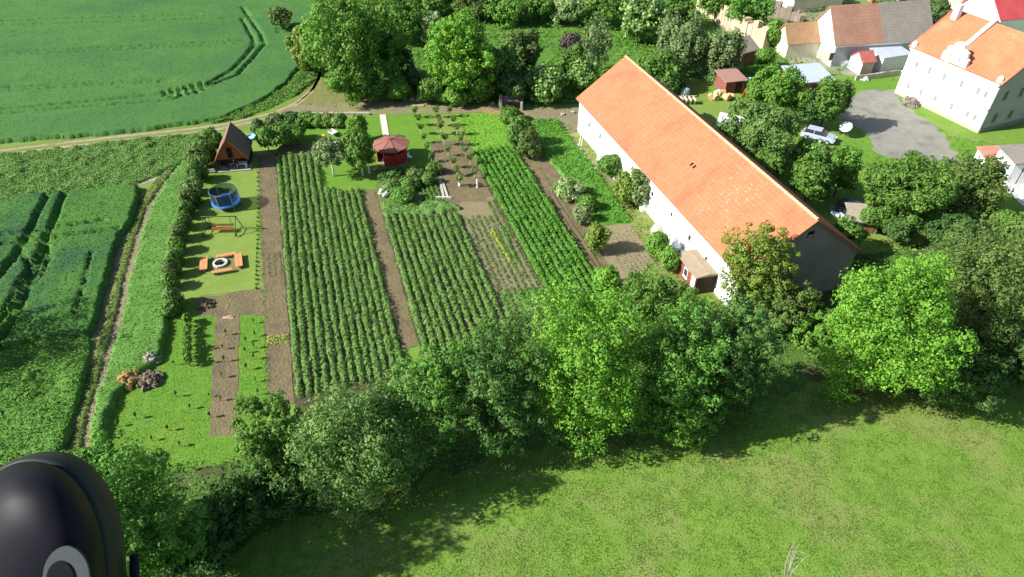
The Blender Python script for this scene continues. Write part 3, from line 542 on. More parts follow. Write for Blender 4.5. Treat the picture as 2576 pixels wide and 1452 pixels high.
for i,(u,v,a,b,p) in enumerate([(1095,-5,70,40,'mid'),(1190,10,60,35,'olived'),(1275,25,55,34,'lime'),(1360,15,55,36,'mid'),(1430,18,50,38,'pale'),(1090,70,30,35,'pale'),(1520,25,55,40,'mid')]):
    tree('broadleaf_tree',['dark tree at the top edge behind the spreading tree','olive green tree at the top edge','lime green tree behind the clearing','green tree at the back of the clearing','pale flowering tree behind the clearing','pale blossom bush between two big trees','green tree at the top edge behind the birch'][i],u,v,a,b,p,160+i,GR,lobes=30)
tree('elder_tree','large white flowering elder left of the weeping willow',1620,48,58,58,'lime',170,GR,lobes=40,flowers=('pale',.4,1.1))
tree('willow_tree','tall weeping willow behind the barn roof',1735,110,52,72,'willow',171,GR,lobes=40,droop=1.4,dens=.5)
tree('willow_tree','grey green willow left of the weeping willow',1690,95,38,60,'willow',172,GR,lobes=30,droop=1.2,dens=.6)
tree('willow_tree','weeping willow standing above the brown shed',1825,125,52,68,'willow',173,GR,lobes=40,droop=1.4,dens=.55)
tree('broadleaf_tree','dark green bush behind the barn ridge',1660,175,60,45,'mid',174,GR,lobes=34)
tree('broadleaf_tree','low dark tree over the shaded yard behind the barn',1690,205,40,28,'dark',175,GR,lobes=24)
for i,(u,v,a,b,p) in enumerate([(1890,25,60,45,'fresh'),(1800,5,45,32,'mid'),(1600,-10,60,30,'lime'),(1945,82,24,26,'lime'),(1925,140,16,16,'lime'),(2350,25,35,22,'conifer'),(2240,5,30,14,'mid'),(1705,25,45,35,'mid')]):
    tree('broadleaf_tree',['fresh green tree at the top edge behind the sandy ruin','green tree at the top edge above the willow','light green tree at the top edge above the elder','pale green bush left of the white gabled farmhouse','light green bush below the pale bush at the small outbuilding','grey conifer right of the long farmhouse roof','green hedge tree behind the farmhouse ridge','green tree between elder and sandy ruin'][i],u,v,a,b,p,180+i,'trees near the village houses',lobes=26)
# ------------------------------------------------------------------ right side, behind the barn
GX='trees between barn and yard'
tree('chestnut_tree','round grey green tree leaning over the barn ridge',1915,335,98,78,'grey',200,GX,lobes=64,subs=24,lob=.22)
tree('broadleaf_tree','bright mid green tree behind the round grey green tree',1955,235,78,62,'lime',201,GX,lobes=50)
tree('broadleaf_tree','dark green tree beside the grey yard',2085,255,48,58,'mid',202,GX,lobes=34)
tree('broadleaf_tree','dark tree above the parked car',2040,270,30,40,'dark',203,GX,lobes=24)
tree('rose_bush','pale flowering bush in front of the parked car',2040,385,50,32,'lime',204,GX,'bush',lobes=30,flowers=('pale',.18,1.1))
tree('broadleaf_tree','mid green tree against the far side of the barn roof',2045,445,58,68,'mid',205,GX,lobes=42)
tree('broadleaf_tree','small light green tree right of the tree touching the barn roof',2120,430,42,50,'lime',206,GX,lobes=30)
tree('broadleaf_tree','bush behind the barn roof, below the grey green tree',1940,410,42,38,'mid',207,GX,lobes=26)
tree('broadleaf_tree','big mid green tree between the yard and the plank shed',2288,475,108,88,'mid',208,GX,lobes=66,subs=24,lob=.22)
tree('broadleaf_tree','grey green tree left of the garage at the right edge',2445,470,88,82,'olived',209,GX,lobes=50)
tree('broadleaf_tree','low green bush behind the barn gable corner',2135,590,42,38,'mid',210,GX,'bush',lobes=24)
tree('broadleaf_tree','green bush at the right edge below the garage',2545,575,55,45,'mid',211,GX,'bush',lobes=30)
tree('broadleaf_tree','dark bush behind the largest bright tree',2400,590,60,50,'dark',212,GX,'bush',lobes=30)
tree('broadleaf_tree','small dark tree standing over the plank shed roof',2205,545,40,30,'mid',214,GX,lobes=22)
tree('broadleaf_tree','dark green bush right of the plank shed',2262,575,34,26,'dark',215,GX,'bush',lobes=20)
# ------------------------------------------------------------------ garden trees and shrubs
GG='fruit trees and shrubs of the gardens'
tree('fruit_tree','airy flowering fruit tree with whitewashed trunk above the potato rows',828,378,42,36,'willow',220,GG,lobes=26,dens=.5,trunk=LIME,clear=1.9,flowers=('flower',.004,1.3))
tree('fruit_tree','green fruit tree with whitewashed trunk left of the gazebo',903,378,36,50,'mid',221,GG,lobes=34,dens=.8,trunk=LIME,clear=1.)
tree('fruit_tree','slim light green fruit tree by the road left of the slab path',897,318,20,26,'lime',222,GG,lobes=22)
tree('berry_bush','dark berry bush behind the bare soil at the head of the potato rows',705,335,40,22,'mid',223,GG,'bush',lobes=26)
tree('berry_bush','light green bush right of the chalet',668,345,22,22,'lime',224,GG,'bush',lobes=18)
tree('berry_bush','low bush right of the dark berry bush',745,335,26,16,'mid',225,GG,'bush',lobes=18)
for i,(u,v,a,b,p) in enumerate([(735,300,26,13,'dark'),(770,302,20,13,'mid'),(800,303,18,12,'mid'),(822,302,12,12,'olive'),(850,304,18,12,'grey'),(690,304,22,14,'olived'),(650,322,10,14,'dark')]):
    tree('wall_shrub',['dark shrub under the roadside wall','green shrub under the roadside wall, second in the row','mid green shrub under the roadside wall left of the yellow one','yellowish shrub under the roadside wall','grey green shrub under the roadside wall','olive shrub at the left end of the roadside wall','brown green columnar shrub behind the chalet'][i],u,v,a,b,p,230+i,'shrubs under the roadside wall','shrub',lobes=14,clear=.2)
for i,(u,v,a,b,p) in enumerate([(985,440,26,9,'dark'),(1045,436,22,12,'olived'),(985,466,22,13,'grey'),(1030,462,22,12,'mid'),(1012,492,30,9,'fresh'),(1088,425,12,10,'olived'),(1078,450,12,11,'mid')]):
    tree('flower_shrub',['dark low shrub in front of the gazebo','olive shrub right of the gazebo front','grey green perennial clump in the flower bed','green perennial clump in the middle of the flower bed','fresh green clump at the front of the flower bed','olive shrub beside the orchard soil','green clump at the right end of the flower bed'][i],u,v,a,b,p,240+i,'shrubs of the flower bed','shrub',lobes=18,clear=.15,flowers=None)
for i,(u,v,a,b,p) in enumerate([(1285,290,24,16,'mid'),(1312,335,30,34,'mid'),(1330,365,26,30,'olived'),(1430,475,36,25,'pale'),(1478,512,20,18,'mid'),(1466,540,16,20,'willow'),(1502,597,28,36,'olive'),(1540,415,30,32,'mid'),(1580,470,36,44,'olive'),(1612,480,26,42,'willow'),(1655,615,22,30,'lime'),(1525,700,26,30,'bright'),(1686,655,22,28,'lime'),(1600,440,22,26,'olive')]):
    tree('garden_shrub',['dark shrub at the road end of the path','tall green shrub by the path at the head of the third plot','olive shrub below the tall shrub by the path','greyish flowering shrub between path and clover','green shrub below the clover corner','small grey green shrub by the seedling bed','thin olive shrub shading the seedling bed','dark olive shrub against the barn wall','broad olive shrub against the middle of the barn wall','grey shrub leaning on the barn wall','bright green bush left of the red hut','bright green bush at the end of the path','bright bush beside the hut roof','yellow olive shrub between the two barn wall shrubs'][i],u,v,a,b,p,260+i,'shrubs near the barn','shrub',lobes=26,clear=.2,dens=.6 if p in('grey','olive','willow','pale') else .9)
# hedge shrubs between the lane bank and the lawn
hs=[(530,345,24,22,'mid'),(512,372,26,26,'mid'),(500,400,22,24,'olived'),(492,432,20,22,'mid'),(482,465,20,22,'grey'),(478,495,22,22,'olived'),(468,525,16,18,'mid'),(458,555,15,18,'mid'),(450,585,15,18,'olived'),(446,615,15,18,'mid'),(440,645,15,18,'mid'),(432,675,15,18,'olived'),(425,705,16,18,'mid'),(432,745,26,26,'grey'),(425,775,18,18,'mid')]
for i,(u,v,a,b,p) in enumerate(hs):
    tree('hedge_shrub',f'{ORD[i]} shrub from the chalet down the hedge between lawn and grass bank',u,v,a,b,p,300+i,'hedge shrubs beside the lawn','shrub',lobes=18,clear=.25,nl=9)
tree('field_bush','lone brownish bush standing in the wheat field near the track bend',705,42,30,22,'olived',321,None,'bush',lobes=22)
tree('field_bush','small green bush poking out of the wheat near the lone bush',815,20,20,14,'lime',322,None,'bush',lobes=14)
# bare treetop at the lower right edge
def bare(name,label,u,v,z,h,seed,m,spread):
    p=at(u,v,z); root=thing(name,label,'tree',(p.x,p.y,0)); rr=random.Random(seed); mb=MB(); br=MB()
    mb.tube([(0,0,-.1),(.1,0,z*.5),(0,.1,z*.75)],[.16,.11,.07],7); mb.build('trunk',m,root,smooth=True)
    for i in range(8):
        a=rr.uniform(0,2*PI); b=Vector((0,.05,z*.75+ (i%5)*.1-.5)); e=b+Vector((math.cos(a)*spread*rr.uniform(.3,1),math.sin(a)*spread*rr.uniform(.3,1),rr.uniform(.45,1.05)*z*.25+.4)); k=b.lerp(e,.5)+Vector((rr.uniform(-.2,.2),rr.uniform(-.2,.2),.15))
        br.tube([b,k,e],[.05,.032,.012],5)
        for j in range(2):
            s=k.lerp(e,rr.uniform(.1,.9)); q=s+Vector((rr.uniform(-.5,.5),rr.uniform(-.5,.5),rr.uniform(.1,.5))); br.tube([s,q],[.02,.007],4)
    br.build('branches',m,root,smooth=True); return root
bare('bare_tree','bleached leafless treetop rising from the lower edge of the meadow',2010,1425,11.,2,5,DEAD,1.3)
bare('bare_tree','dark leafless twigs at the lower right corner',2450,1440,11.,2,9,mat('dark_twig',(.07,.08,.03),(.1,.11,.05),scale=5),1.0)
# ------------------------------------------------------------------ saplings
def sapling(kind,label,p,pal,h,r,trunk,seed,group):
    root=thing(kind,label,'sapling',tuple(p),random.uniform(0,6),group); rng=np.random.default_rng(seed)
    sm=r<.2; P,N,t,_=crown_cloud(r,r*(2.2 if sm else 1.25),7 if sm else 9,5 if sm else 7,8,.08 if sm else .13,rng,.35,-.9,sub=.05 if sm else .13); P[:,2]+=h
    V,Fq=leaves(P,N,.08 if sm else .13,rng); link('crown',npmesh('crown',V,Fq,LM[pal],t),root)
    MB().tube([(0,0,-.05),(.02,0,h*.5),(0,.02,h)],[.022,.018,.01] if sm else [.05,.04,.02],6).build('trunk',trunk,root,smooth=True); return root
s0=None
def put(col,u,v,lab,group,pal='mid',h=1.1,r=.34,trunk=BARK,_p={}):
    k=(pal,h,trunk.name); p=at(u,v)
    if k not in _p: _p[k]=sapling('sapling',lab,p,pal,h,r,trunk,len(_p)+400,group); return
    clone(_p[k],tuple(p),random.uniform(0,6),lab,group,random.uniform(.8,1.2))
cols=[('left orchard row by the slab path',[(1046,298),(1052,318),(1058,340),(1068,362),(1076,385),(1086,410),(1095,435),(1108,440)]),
('middle orchard row',[(1098,298),(1104,318),(1110,340),(1118,368),(1128,395),(1140,425),(1150,445),(1158,472)]),
('right orchard row beside the young grass plot',[(1133,296),(1140,318),(1150,342),(1160,368),(1172,395),(1183,420),(1195,450)])]
for cn,pts in cols:
    for i,(u,v) in enumerate(pts): put(0,u,v,f'{ORD[i]} young tree from the road in the {cn}','young orchard trees','mid',1.25,.42,LIME)
for cn,pts in [('left line of the lower lawn',[(300,1075),(345,1055),(385,1110),(440,920),(445,1000),(480,1030),(425,1085),(455,1125)]),
 ('line right of the soil strip',[(640,815),(643,848),(620,862),(640,878),(618,890),(640,905),(622,932),(645,962),(650,995)]),
 ('line left of the soil strip',[(530,915),(528,1000),(530,1052),(526,880)]),('line in the middle of the soil strip',[(570,845),(562,880),(566,912),(560,952),(556,1010)])]:
    for i,(u,v) in enumerate(pts): put(0,u,v,f'{ORD[i]} small sapling in the {cn}','saplings of the lower lawn','lime',.55,.08)
for i,v in enumerate(range(812,932,10)):
    put(0,474+(i%3)*3,v,f'{ORD[i]} bushy raspberry cane from the top of the row on the lower lawn','raspberry canes','lime',.8,.26)
# border plants along the lawn edge
for i in range(27):
    v=436+i*11.2; u=645.5+ (3 if i<8 else 3-(i-8)*.25)
    put(0,u,v,f'{"low" if i%2 else "small"} border plant number {i+1} from the chalet along the lawn edge' if False else f'small border plant {["nearest the chalet","level with the chalet shrubs"][min(i,1)] if i<2 else "along the right lawn edge, "+(ORD[i] if i<20 else "twenty "+ORD[i-20])+" from the chalet"}','border plants of the lawn edge','lime',.1,.06)
# @@THINGS
# ------------------------------------------------------------------ buildings
WHITE=mat('whitewash',(.93,.93,.94),(.88,.88,.87),scale=.8,bump=.15,c3=(.62,.6,.55),s3=.35,t3=.68)
GREYSH=mat('grey_and_wall_shade',(.42,.41,.39),(.36,.35,.33),scale=.6,bump=.2)
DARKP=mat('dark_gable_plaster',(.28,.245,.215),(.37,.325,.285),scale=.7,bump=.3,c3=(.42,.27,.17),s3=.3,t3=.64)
GLASS=mat('window_glass',(.03,.04,.05),rough=.15,spec=.6); PALEG=mat('glare_paled_glass',(.2,.21,.23),(.32,.33,.34),scale=3,rough=.3,spec=.5); FRAME=mat('white_paint',(.8,.8,.78)); DARK=mat('dark_opening',(.015,.013,.012))  # pale panes stand in for the overexposed glare on the manor front
WOODD=mat('dark_wood',(.035,.022,.015),(.06,.035,.02),scale=3); HUTR=mat('hut_red',(.20,.06,.045),(.26,.085,.06),scale=4)
WOODR=mat('red_wood',(.30,.035,.02),(.36,.055,.03),scale=4)
WOODO=mat('orange_wood',(.24,.075,.025),(.29,.10,.035),scale=4); METAL=mat('sheet_metal',(.55,.6,.64),(.45,.5,.55),scale=.8,rough=.5,metal=.2)
STONE=mat('pale_stone',(.5,.45,.36),(.36,.32,.26),scale=3,bump=.4); BRICK=mat('brick',(.33,.14,.09),(.25,.11,.08),scale=3,bump=.3)
def gable_house(name,label,cat,c,rz,L,W,he,hr,wall,roof,over=.3,rt=.14,gmat=None,group=None,parent=None,walls=True,asym=0):
    """x runs along the ridge; c is the centre of the plan"""
    root=thing(name,label,cat,tuple(c),rz,group); l=L/2; q=W/2; z=lambda y:he+(hr-he)*(1-abs(y)/q)
    wi=q-over*.9; zw=he+(hr-he)*(over*.9/q)-rt*1.1
    if gmat is None:
        MB().prism([(-wi,-.1),(wi,-.1),(wi,zw),(0,hr-rt*1.2),(-wi,zw)],-l+over,l-over).build('wall',wall,root)
    else:
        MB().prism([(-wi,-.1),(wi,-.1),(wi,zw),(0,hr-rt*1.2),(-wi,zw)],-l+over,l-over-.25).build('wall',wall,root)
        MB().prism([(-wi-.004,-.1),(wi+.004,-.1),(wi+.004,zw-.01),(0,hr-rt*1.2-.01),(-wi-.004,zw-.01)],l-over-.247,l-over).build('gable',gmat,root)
    if walls=='only': return root
    rf=MB()
    for sgn in (-1,1):
        d=math.hypot(q,hr-he); ny,nz=(hr-he)/d,q/d
        rf.prism([(0,hr),(sgn*q,he),(sgn*(q-ny*rt),he-nz*rt),(0,hr-rt/nz)] if sgn<0 else [(0,hr),(0,hr-rt/nz),(q-ny*rt,he-nz*rt),(q,he)],-l,l)
    return root,rf.build('roof',roof,root)
def window(parent,x,y,z,w,h,nx,ny,frame=FRAME,pane=GLASS,sill=True,depth=.05):
    """window standing in a wall whose outward normal (parent frame) is nx,ny"""
    a=math.atan2(ny,nx)-PI/2; o=MB(); t=.07
    o.box(-w/2,w/2,-.02,depth,-h/2,-h/2+t).box(-w/2,w/2,-.02,depth,h/2-t,h/2).box(-w/2,-w/2+t,-.02,depth,-h/2+t,h/2-t).box(w/2-t,w/2,-.02,depth,-h/2+t,h/2-t)
    if sill: o.box(-w/2-.05,w/2+.05,-.02,depth+.06,-h/2-.06,-h/2-.002)
    f=o.build('window',frame,parent,(x,y,z),a); MB().box(-w/2+t,w/2-t,-.02,.018,-h/2+t,h/2-t).build('pane',pane,f); return f
def door(parent,x,y,w,h,nx,ny,m,z=0):
    a=math.atan2(ny,nx)-PI/2; d=MB().box(-w/2,w/2,-.02,.05,0,h).build('door',m,parent,(x,y,z),a)
    MB().box(w/2-.16,w/2-.1,.052,.1,h*.48,h*.48+.06).build('handle',DARK,d); return d
# --- the barn
he,w2,hr,LB=4.6,6.4,9.3,38.9
Ef=Vector((8.377,83.164,0)); ba=Vector((-.3029,.953,0)); bb=Vector((.953,.3029,0))
bc=Ef+bb*w2-ba*(LB/2); BRZ=math.atan2(-ba.y,-ba.x)      # local x points to the near gable; local -y is ... the right side
ROOFT=tile_mat('clay_tiles',(.50,.165,.085),(.55,.195,.10),(.43,.13,.07),0,spots=((11.,-3.0,7.6),6.0))
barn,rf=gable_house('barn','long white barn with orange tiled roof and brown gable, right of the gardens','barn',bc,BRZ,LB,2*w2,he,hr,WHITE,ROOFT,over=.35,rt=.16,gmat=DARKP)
SGN=1 if (Matrix.Rotation(BRZ,4,'Z')@Vector((0,1,0))).dot(-bb)>0 else -1     # side of the gardens in local y
rc=MB(); x=-LB/2
while x<LB/2-.2: rc.tube([(x,0,hr+.0),(x+.42,0,hr+.03)],[.13,.16],7); x+=.4
rc.build('ridge_cap',mat('ridge_tiles',(.62,.34,.2),(.7,.44,.28),scale=2),rf)
ch=MB()
x=-LB/2; ch.box(x,LB/2,SGN*(w2+.01)-.06,SGN*(w2+.01)+.06,he-.17,he-.03); ch.build('gutter',mat('gutter',(.35,.16,.1),(.45,.25,.15),scale=2),barn)
for k in range(2):
    v=MB().box(-.08,.08,-.2,.2,0,.1).build('roof_vent',DARK,rf,(4.1+k*.55,SGN*3.2,he+(hr-he)*(1-3.2/w2)+.01)); v.rotation_euler=(-SGN*math.atan2(hr-he,w2),0,0)
wy=SGN*(w2-.315)
for x,zz,ww,hh in [(-15.5,2.6,.6,.8),(-12,2.7,.6,.8),(-2.5,2.8,.6,.7),(2.2,2.8,.6,.7),(6.5,2.9,.5,.6),(10.4,2.6,.6,.8),(13.7,2.2,.5,1.1)]: window(barn,x,wy,zz,ww,hh,0,SGN)
door(barn,-9.6,wy,1.5,2.5,0,SGN,FRAME); door(barn,4.,wy,1.1,2.1,0,SGN,FRAME)
# buttresses and a stone lean-to step along the wall
for x in (-10.9,-6.,1.0,8.2): MB().prism([(wy,0),(wy+SGN*.55,0),(wy+SGN*.42,1.9),(wy,2.5)],x-.35,x+.35).build('buttress',WHITE,barn)
hx=LB/2-.35
MB().box(hx-.02,hx+.04,-.3,.3,7.3,7.95).build('loft_hatch',DARK,barn); MB().box(hx,hx+.05,-.22,.2,7.35,7.6).build('hatch_board',STONE,barn)
MB().box(hx-.02,hx+.04,-5.6,5.6,4.25,4.42).build('string_course',DARKP,barn)
# --- chalet
cp=at(591,428); A90=math.atan2(AX.y,AX.x)
RB=tile_mat('brown_shingles',(.19,.125,.11),(.23,.155,.135),(.17,.11,.095),0,row=.2)
cW,cL,che,chr=3.9,4.2,1.5,4.3
A90-=math.radians(7); cc=Vector((cp.x,cp.y,0))+Vector((math.cos(A90),math.sin(A90),0))*(cL/2)
cha=thing('garden_chalet','steep roofed wooden chalet with orange gable at the top of the lawn','chalet',tuple(cc),A90)
rf=MB()
for s in (-1,1):
    pr=[(0,chr),(s*1.0,3.0),(s*1.6,2.05),(s*cW/2*1.02,che)]; inn=[(y-s*.09,z-.12) for y,z in pr[1:]]
    rf.prism(pr+inn[::-1]+[(0,chr-.2)],-cL/2-.25,cL/2+.1)
rfo=rf.build('roof',RB,cha); MB().tube([(-cL/2-.27,0,chr+.02),(cL/2+.12,0,chr+.02)],.08,6).build('ridge_cap',mat('ridge_brown',(.4,.2,.15)),rfo)
MB().prism([(-1.72,0),(1.72,0),(1.72,1.5),(0,3.9),(-1.72,1.6)],-cL/2+1.0,cL/2-.1).build('wall',WOODD,cha)
fx=-cL/2-.12
MB().prism([(-1.78,1.62),(1.78,1.62),(1.45,2.1),(.9,2.9),(0,4.02),(-.9,2.9),(-1.45,2.1)],fx,fx+.08).build('gable',WOODO,cha)
bgm=MB()
for s in (-1,1):
    for a,b in (((s*1.98,1.5),(s*1.62,2.06)),((s*1.62,2.06),(s*1.02,2.99)),((s*1.02,2.99),(0,4.26))): bgm.tube([(fx-.1,a[0],a[1]-.08),(fx-.1,b[0],b[1]-.08)],.07,4)
bgm.build('bargeboard',mat('orange_trim',(.5,.17,.05)),cha)
window(cha,fx-.002,0,2.45,.62,1.35,-1,0,WOODD,DARK,False)
for y in (-1.7,-.55,.6,1.7): MB().box(fx+.02,fx+.14,y-.06,y+.06,0,1.62).build('post',WOODD,cha)
MB().box(fx,fx+.12,-1.8,1.8,1.5,1.618).build('beam',WOODD,cha); MB().box(fx-.35,-cL/2+1.2,-1.95,1.95,0,.14).build('porch_floor',mat('porch_slab',(.38,.36,.32),(.3,.28,.25),scale=2),cha)
door(cha,-cL/2+.99,.2,.8,1.5,-1,0,mat('door_brown',(.1,.05,.03)),.14)
pw=at(600,412); m=MB()
# --- gazebo
gz=at(981.5,350,2.85); g=thing('gazebo','red brown octagonal garden gazebo with shingled roof','gazebo',(gz.x,gz.y,0),math.radians(22.5))
N8=[(math.cos(i*PI/4),math.sin(i*PI/4)) for i in range(8)]; R8=2.36
for i in range(8):
    a,b=N8[i],N8[(i+1)%8]
    MB().add([(a[0]*R8,a[1]*R8,2.2),(b[0]*R8,b[1]*R8,2.2),(0,0,2.85),(a[0]*R8,a[1]*R8,2.08),(b[0]*R8,b[1]*R8,2.08)],[(0,1,2),(3,4,1,0),(4,3,2)]).build('roof_panel',mat('gazebo_shingles',(.27,.115,.09),(.31,.14,.11),scale=6,bump=.3),g)
    MB().tube([(a[0]*(R8+.01),a[1]*(R8+.01),2.21),(0,0,2.87)],.022,5).build('hip_rib',mat('rib_brown',(.12,.05,.04)),g)
    c=(a[0]*1.85,a[1]*1.85); MB().tube([(c[0],c[1],0),(c[0],c[1],2.15)],.07,6).build('post',WOODR,g)
    if i not in (4,):
        d=(b[0]*1.85,b[1]*1.85); mid=((c[0]+d[0])/2,(c[1]+d[1])/2,0); an=math.atan2(d[1]-c[1],d[0]-c[0]); pm=MB(); pm.box(-.66,.66,-.03,.03,.1,1.5)
        for k in range(-3,4): pm.box(k*.2-.02,k*.2+.02,.031,.05,.1,1.5)
        pm.box(-.68,.68,-.05,.06,1.502,1.57); pm.build('panel',WOODR,g,mid,an)
MB().lathe([(2.0,0),(2.0,.1)],8).build('floor',mat('gazebo_floor',(.3,.2,.15),(.35,.25,.2),scale=2),g); MB().lathe([(.08,2.82),(.07,2.93),(.02,2.98)],8).build('finial',WOODR,g)
pm=MB().lathe([(.5,.72),(.5,.77)],12); tag(pm.build('table',WOODO,None,(gz.x,gz.y,.1)),'round wooden table inside the gazebo','table')
for i,(u,v,r) in enumerate([(966,405,.26),(978,402,.3),(990,400,.3),(972,409,.2),(1003,407,.2)]):
    p=at(u,v); o=MB().blob((0,0,r*.6),r,i,9,.2,(1,1,.8)).build('boulder',mat('white_boulder',(.75,.7,.66),(.6,.55,.5),scale=3),None,tuple(p)); tag(o,['pale boulder left of the gazebo step','large pale boulder at the gazebo step','largest white boulder in front of the gazebo','small pale boulder left of the gazebo step','small boulder right of the gazebo step'][i],'boulder','pale boulders at the gazebo')
# slab path
sp0,sp1=at(963,290),at(972,347); n=12
for i in range(n):
    p=sp0.lerp(sp1,(i+.5)/n); o=MB().box(-.42,.42,-(sp1-sp0).length/n*.488,(sp1-sp0).length/n*.488,0,.06).build('paving_slab',mat('slab',(.72,.66,.52),(.6,.54,.42),scale=1.5,bump=.2),None,(p.x,p.y,.05),-.08,bevel=.01); tag(o,f'{ORD[i]} pale paving slab from the road on the path to the gazebo','paving slab','slabs of the gazebo path')
# --- trampoline
tp=at(573,519); BLUE=mat('blue_pad',(.06,.22,.62),(.09,.28,.7),scale=3,rough=.5); t=thing('trampoline','round trampoline with blue rim and dark safety net on the lawn','trampoline',tuple(tp))
pr=MB(); n=32
for i in range(n):
    a0,a1=2*PI*i/n,2*PI*(i+1)/n
    q=[(1.22,.80),(1.55,.80),(1.57,.62),(1.24,.72)]; vs=[(r*math.cos(a),r*math.sin(a),z) for a in (a0,a1) for r,z in q]; pr.add(vs,[(0,1,5,4),(1,2,6,5),(2,3,7,6),(3,0,4,7)])
pr.build('rim_pad',BLUE,t); MB().lathe([(1.23,.74),(1.23,.76)],32).build('jumping_mat',mat('black_mat',(.03,.07,.17)),t)
NET=mat('net_mesh',(.02,.035,.04),alpha=.68); nt_=MB()
for i in range(n):
    a0,a1=2*PI*i/n,2*PI*(i+1)/n; nt_.add([(1.42*math.cos(a0),1.42*math.sin(a0),.8),(1.42*math.cos(a1),1.42*math.sin(a1),.8),(1.42*math.cos(a1),1.42*math.sin(a1),2.2),(1.42*math.cos(a0),1.42*math.sin(a0),2.2)],[(0,1,2,3)])
nt_.build('safety_net',NET,t)
for i in range(6):
    a=PI*i/3+.3; x,y=1.52*math.cos(a),1.52*math.sin(a); MB().tube([(x,y,0),(x,y,1.2),(x*.97,y*.97,2.25)],.03,6).build('pole',mat('pole_grey',(.3,.4,.5)),t)
MB().tube([(1.5*math.cos(2*PI*k/24),1.5*math.sin(2*PI*k/24),2.22) for k in range(25)],.012,5,False).build('top_ring',mat('pole_grey',(.3,.4,.5)),t)
# --- swing seat
s=thing('garden_swing','orange swing bench hanging in a dark green metal frame','swing',tuple(at(563,584)),.02); SW=mat('swing_metal',(.06,.065,.03),(.09,.09,.04),scale=3)
for sx in (-1.75,1.75):
    fm=MB(); fm.tube([(sx-.25,-.9,.04),(sx+.25,-1.,.04),(sx+.5,-.3,.04),(sx+.5,.6,.04),(sx-.1,.9,.04),(sx-.35,.2,.04),(sx-.25,-.9,.04)],.045,6)
    fm.tube([(sx-.25,-.9,.04),(sx,0,2.0)],.045,6); fm.tube([(sx+.05,.9,.04),(sx,0,2.0)],.045,6); fm.build('side_frame',SW,s,smooth=True)
MB().tube([(-1.85,0,2.0),(1.85,0,2.0)],.05,6).build('top_bar',SW,s,smooth=True)
b=MB()
for k in range(4): b.box(-1.15,1.15,-.28+k*.14,-.17+k*.14,.48,.52)
b.build('seat',WOODO,s); b=MB()
for k in range(2): b.box(-1.15,1.15,.3+.03*k,.34+.03*k,.6+k*.14,.69+k*.14)
b.build('backrest',WOODO,s)
for sx in (-1.1,1.1): MB().tube([(sx,-.2,.5),(sx,0,1.96)],.015,4).tube([(sx,.3,.6),(sx,0,1.96)],.015,4).build('chain',SW,s)
# --- fire pit and benches
fp=at(555,665); f=thing('fire_pit','round pale stone fire pit with ash between four benches','fire pit',tuple(fp))
ring=MB()
for i in range(14): a=2*PI*i/14; ring.obox((.62*math.cos(a),.62*math.sin(a),.13),.2,.26,.26,a)
ring.build('stone_ring',mat('ring_stone',(.62,.6,.55),(.5,.48,.43),scale=4),f); MB().lathe([(.55,0),(.5,.06),(.1,.12)],12).build('ash',mat('ash',(.06,.055,.05),(.2,.2,.2),scale=5),f)
lg=MB()
for i in range(5): a=i*1.3; lg.tube([(.35*math.cos(a),.35*math.sin(a),.12),(-.2*math.cos(a+.4),-.2*math.sin(a+.4),.25)],.05,6)
lg.build('charred_log',DARK,f)
BEN=mat('bench_wood',(.52,.23,.10),(.60,.29,.13),scale=4)
def bench(u0,v0,u1,v1,w,label):
    a,b=at(u0,v0),at(u1,v1); d=b-a; L=d.length; r=thing('garden_bench',label,'bench',tuple((a+b)/2),math.atan2(d.y,d.x),'benches round the fire pit')
    sb=MB(); sb.box(-L/2,L/2,-w/2,-.01,.36,.42).box(-L/2,L/2,.01,w/2,.36,.42); sb.build('seat',BEN,r,bevel=.01)
    for x in (-L/2+.25,L/2-.25): MB().tube([(x,0,0),(x,0,.36)],[.17,.15],9).build('log_leg',mat('log_end',(.45,.3,.17),(.35,.22,.12),scale=5),r)
bench(546,653,596,644,.42,'orange plank bench behind the fire pit'); bench(534,693,587,684,.42,'orange plank bench in front of the fire pit'); bench(514,686,516,653,.75,'short wide bench left of the fire pit'); bench(604,678,601,646,.72,'short wide bench right of the fire pit')
# --- red hut by the barn
h0=at(1743,742); h1=at(1712,700)
hd=(h1-h0).normalized(); hl=3.6; hw=2.3; hn=Vector((-hd.y,hd.x,0)); 
if hn.x<0: hn=-hn
hcn=h0+hd*hl/2+hn*hw/2; hz=math.atan2(hd.y,hd.x); hut=thing('garden_hut','small red wooden hut with white framed window below the barn','hut',(hcn.x,hcn.y,0),hz)
sg=1 if (Matrix.Rotation(hz,4,'Z')@Vector((0,1,0))).dot(-hn)>0 else -1
MB().prism([(-hw/2,0),(hw/2,0),(hw/2,2.1),(-hw/2,2.1)],-hl/2,hl/2).build('wall',HUTR,hut)
MB().prism([(-hw/2-.2,2.12),(-hw/2-.2,2.2),(0,2.42),(hw/2+.2,2.2),(hw/2+.2,2.12)],-hl/2-.2,hl/2+.2).build('roof',mat('roofing_felt',(.27,.22,.15),(.34,.28,.2),scale=1.5,bump=.3),hut)
window(hut,.1,sg*hw/2,1.25,.75,1.0,0,sg); MB().box(-hl/2+.05,-hl/2+.75,sg*(hw/2+.03)-.03,sg*(hw/2+.03)+.03,.1,1.95).build('door',FRAME,hut)
MB().box(-hl/2-.05,-hl/2-.002,-1.12,1.12,.05,2.08).build('dark_end_board',WOODD,hut)  # dark board covering the whole short end wall
